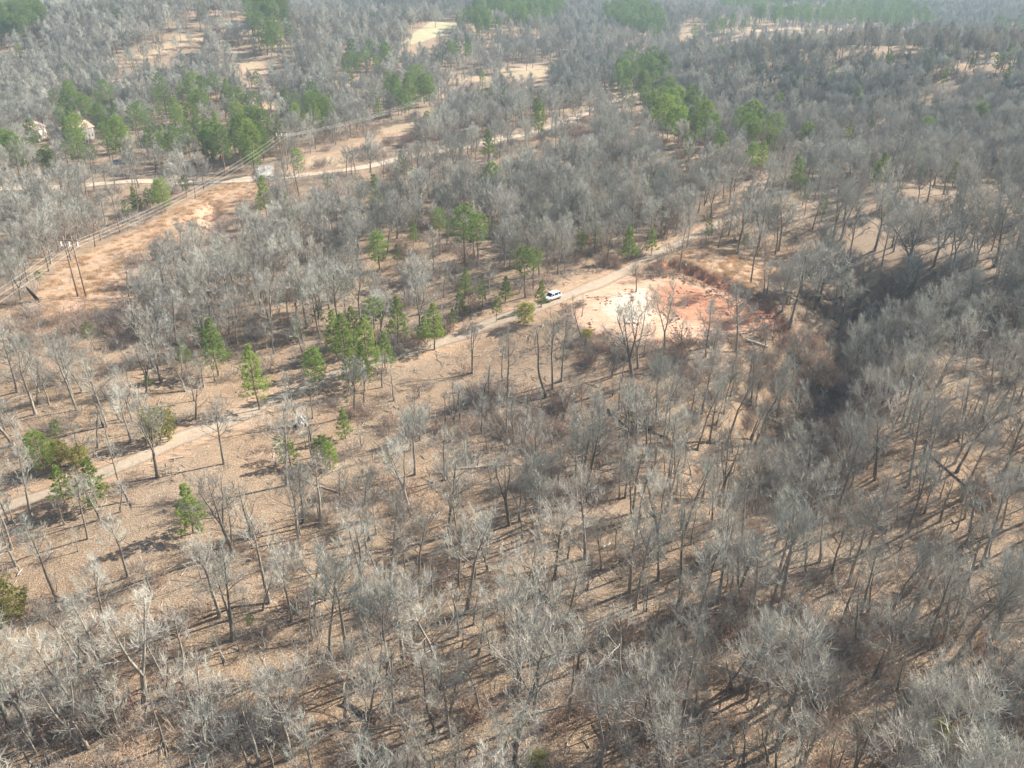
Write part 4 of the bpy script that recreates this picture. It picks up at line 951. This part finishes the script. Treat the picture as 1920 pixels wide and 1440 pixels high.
# ------------------------------------------------------------------ cars
def car(x, y, rz, paint, label, blue=False):
    z = max(hz(x+dx, y+dy) for dx, dy in ((0, 0), (1, 1), (-1, -1), (1, -1), (-1, 1)))+0.06
    e = empty('parked_car', (x, y, z), rz); tag(e, label, 'car')
    # body: stations along x (front = +x), each a cross-section ring
    st = [(-2.28, .62, .78, .55), (-2.20, .84, .98, .36), (-1.6, .92, 1.02, .30), (-.4, .93, 1.00, .27), (.8, .93, .99, .28), (1.15, .92, 0.98, .30), (1.85, .88, .90, .32), (2.2, .78, .78, .38), (2.32, .55, .62, .46)]
    V = []; n = 10
    for X, wv, top, bot in st:
        m_ = (top+bot)/2
        V += [(X, -wv*.78, bot), (X, -wv*.97, bot+.10), (X, -wv, m_), (X, -wv*.96, top-.10), (X, -wv*.80, top), (X, wv*.80, top), (X, wv*.96, top-.10), (X, wv, m_), (X, wv*.97, bot+.10), (X, wv*.78, bot)]
    Fc = [(i*n+j, i*n+(j+1) % n, (i+1)*n+(j+1) % n, (i+1)*n+j) for i in range(len(st)-1) for j in range(n)]+[tuple(range(n-1, -1, -1)), tuple(range((len(st)-1)*n, len(st)*n))]
    b_ = Buf(); b_.add(V, Fc); body = obj('body', b_.mesh('body', paint, True), e)
    # cabin: lower ring to roof ring
    lo = [(-2.12, .80), (-1.2, .84), (0.1, .84), (1.12, .80)]; hi = [(-1.72, .62), (-1.1, .66), (-0.1, .66), (0.42, .62)]
    zt, zb = 1.60, .96
    V = [(X, -w_, zb) for X, w_ in lo]+[(X, w_, zb) for X, w_ in lo[::-1]]+[(X, -w_, zt-(.05 if i in (0, 3) else 0)) for i, (X, w_) in enumerate(hi)]+[(X, w_, zt-(.05 if i in (0, 3) else 0)) for i, (X, w_) in enumerate(hi[::-1])]
    b_ = Buf(); b_.add(V, [(i, (i+1) % 8, 8+(i+1) % 8, 8+i) for i in range(8)]+[tuple(range(8, 16))]); obj('cabin', b_.mesh('cabin', paint), e)
    def glass(name, quad, off):
        q = np.array(quad, float); nrm = unit(np.cross(q[1]-q[0], q[3]-q[0])); 
        if np.dot(nrm, off) < 0: nrm = -nrm
        c = q.mean(0); q = c+(q-c)*0.86+nrm*0.012; b2 = Buf(); b2.add(np.concatenate([q, q-nrm*0.01]), [(0, 1, 2, 3), (7, 6, 5, 4), (0, 4, 5, 1), (1, 5, 6, 2), (2, 6, 7, 3), (3, 7, 4, 0)]); obj(name, b2.mesh(name, M['glass']), e)
    glass('windshield', [V[3], V[4], V[12], V[11]], (1, 0, .5)); glass('rear_window', [V[0], V[7], V[15], V[8]], (-1, 0, .5))
    for i in (0, 1, 2): glass('side_window', [V[i], V[i+1], V[9+i], V[8+i]], (0, -1, 0)); glass('side_window', [V[7-i], V[6-i], V[14-i], V[15-i]], (0, 1, 0))
    for X in (-1.42, 1.45):
        for s in (-1, 1):
            b2 = Buf(); th = np.linspace(0, 2*math.pi, 20, endpoint=False); prof = [(.34, .70), (.345, .76), (.345, .90), (.30, .935), (.21, .935)]
            V2 = [(X+r_*math.cos(a), s*o_, .30+r_*math.sin(a)) for r_, o_ in prof for a in th]
            b2.add(V2, [(i*20+j, i*20+(j+1) % 20, (i+1)*20+(j+1) % 20, (i+1)*20+j) for i in range(4) for j in range(20)]); wh = obj('wheel', b2.mesh('tyre', M['rubber'], True), e)
            b2 = Buf(); V2 = [(X, s*.925, .30)]+[(X+.21*math.cos(a), s*(.938 if j % 4 < 2 else .915), .30+.21*math.sin(a)) for j, a in enumerate(th)]
            b2.add(V2, [(0, 1+j, 1+(j+1) % 20) for j in range(20)]); obj('rim', b2.mesh('rim', M['rim']), wh)
    for s in (-1, 1):
        b2 = Buf(); b2.box((2.17, s*.60, .70), (.24, .26, .14)); obj('headlight', b2.mesh('headlight', M['lens']), e)
        b2 = Buf(); b2.box((-2.215, s*.66, .82), (.12, .22, .22)); obj('taillight', b2.mesh('taillight', M['tail']), e)
        b2 = Buf(); b2.box((.86, s*.98, 1.03), (.12, .18, .13)); obj('mirror', b2.mesh('mirror', paint), e)
        b2 = Buf(); b2.box((-.3, s*.935, .82), (.18, .03, .03)); b2.box((.6, s*.935, .82), (.18, .03, .03)); obj('door_handle', b2.mesh('door_handle', M['rim']), e)
    b2 = Buf(); b2.box((2.30, 0, .60), (.06, .72, .14)); obj('grille', b2.mesh('grille', M['rubber']), e)
    b2 = Buf(); b2.box((-2.28, 0, .50), (.10, 1.3, .16)); obj('rear_bumper', b2.mesh('rear_bumper', M['rubber']), e)
    return e
M['white_paint'] = plain('white_car_paint', (0.86, 0.87, 0.88), 0.22, 0, 0.5, 2, 0.03)
M['blue_paint'] = plain('blue_car_paint', (0.26, 0.36, 0.62), 0.3, 0, 0.5, 2, 0.05)
M['glass'] = plain('dark_car_glass', (0.03, 0.035, 0.045), 0.08, 0, 0.6, 2, 0.1)
M['rubber'] = plain('black_rubber', (0.03, 0.03, 0.032), 0.8, 0, 0.2); M['rim'] = plain('alloy', (0.55, 0.56, 0.58), 0.35, 0.8, 0.5)
M['lens'] = plain('clear_lens', (0.75, 0.78, 0.8), 0.1, 0, 0.6); M['tail'] = plain('red_lens', (0.45, 0.03, 0.03), 0.2, 0, 0.5)
a, b = hit(1020, 569), hit(1050, 555); c = (a+b)/2
LD = hit(1000, 580)-hit(1060, 556)
car(c[0], c[1], math.atan2(LD[1], LD[0]), M['white_paint'], 'white parked car on the verge of the gravel lane')
a = hit(224, 308); car(a[0], a[1], 0.3, M['blue_paint'], 'pale blue parked car between pines near the left road', True)

# ------------------------------------------------------------------ houses half hidden in the trees at left
M['roofA'] = plain('tan_shingle_roof', (0.62, 0.44, 0.34), 0.85, 0, 0.15, 3, 0.25); M['roofB'] = plain('brown_shingle_roof', (0.45, 0.29, 0.22), 0.85, 0, 0.15, 3, 0.3)
M['wallA'] = plain('cream_siding', (0.74, 0.66, 0.54), 0.8, 0, 0.2, 1, 0.12); M['wallB'] = plain('white_siding', (0.42, 0.37, 0.32), 0.8, 0, 0.2, 1, 0.2)
M['pane'] = plain('window_glass', (0.05, 0.06, 0.07), 0.1, 0, 0.5); M['trim'] = plain('white_trim', (0.8, 0.8, 0.78), 0.5, 0, 0.3); M['brick'] = plain('chimney_brick', (0.36, 0.17, 0.12), 0.9, 0, 0.1)
def house(p, rz, L, Wd, H, roof, wall, label):
    z = hz(*p); e = empty('house', (p[0], p[1], z), rz); tag(e, label, 'house')
    b_ = Buf(); x, y = L/2, Wd/2; rise = Wd*0.32
    b_.add([(-x, -y, -.8), (x, -y, -.8), (x, y, -.8), (-x, y, -.8), (-x, -y, H), (x, -y, H), (x, y, H), (-x, y, H), (-x, 0, H+rise), (x, 0, H+rise)],
           [(0, 1, 5, 4), (2, 3, 7, 6), (1, 2, 6, 9, 5), (3, 0, 4, 8, 7)]); obj('wall', b_.mesh('wall', wall), e)
    b_ = Buf(); ov = .5; t = .15
    for s in (-1, 1):
        V = []
        for dz in (0, t): V += [(-x-ov, 0, H+rise+.03+dz), (x+ov, 0, H+rise+.03+dz), (x+ov, s*(y+ov), H-ov*rise/y+.03+dz), (-x-ov, s*(y+ov), H-ov*rise/y+.03+dz)]
        b_.add(V, [(0, 1, 2, 3), (7, 6, 5, 4), (0, 4, 5, 1), (1, 5, 6, 2), (2, 6, 7, 3), (3, 7, 4, 0)])
    rf = obj('roof', b_.mesh('roof', roof), e)
    b_ = Buf(); b_.box((x*.4, y*.35, H+rise+.1), (.8, .8, 1.6)); obj('chimney', b_.mesh('chimney', M['brick']), rf)
    for fx in (-.7, -.3, .35, .75):
        for s in (-1, 1):
            b_ = Buf(); b_.box((fx*x, s*(y+.03), 1.6), (1.15, .07, 1.35)); wdw = obj('window', b_.mesh('frame', M['trim']), e)
            b_ = Buf(); b_.box((fx*x, s*(y+.06), 1.6), (.95, .04, 1.15)); obj('pane', b_.mesh('pane', M['pane']), wdw)
    b_ = Buf(); b_.box((0, -y-.04, 1.05), (1.0, .08, 2.1)); dr = obj('door', b_.mesh('door', M['roofB']), e)
    b_ = Buf(); b_.box((.38, -y-.1, 1.05), (.06, .06, .06)); obj('handle', b_.mesh('handle', M['rim']), dr)
    b_ = Buf(); b_.box((0, -y-1.2, .1), (3.2, 2.3, .3)); obj('porch', b_.mesh('porch', M['pole']), e)
house(HOUSES[0], R(100), 11, 8, 4.6, M['roofA'], M['wallA'], 'tan-roofed house half hidden by bare trees at far left')
house(HOUSES[1], R(75), 10, 7, 4.8, M['roofB'], M['wallB'], 'brown-roofed house behind the tall dark pines')

finish_labels(LABELS)

# ------------------------------------------------------------------ haze
hm = bpy.data.materials.new('haze_air'); hm.use_nodes = True; nt = hm.node_tree; nt.nodes.remove(nt.nodes['Principled BSDF'])
pv = nt.nodes.new('ShaderNodeVolumePrincipled'); pv.inputs['Density'].default_value = 0.00020; pv.inputs['Color'].default_value = (0.66, 0.86, 1.0, 1); pv.inputs['Anisotropy'].default_value = 0.0
nt.links.new(pv.outputs[0], nt.nodes['Material Output'].inputs['Volume'])
b_ = Buf(); zmin = float(GZ.min())-1; zmax = float(max(GZ.max()+20, CAM_H+30)); b_.box((0, 2400, (zmin+zmax)/2), (6500, 5700, zmax-zmin))
tag(obj('haze', b_.mesh('haze', hm)), 'thin pale blue haze over the distant hills', 'haze', kind='stuff')
print('trees', len(xy_bare), 'pines', len(xy_pine), 'saps', len(saps), 'brush', len(brush), 'objs', len(bpy.data.objects))
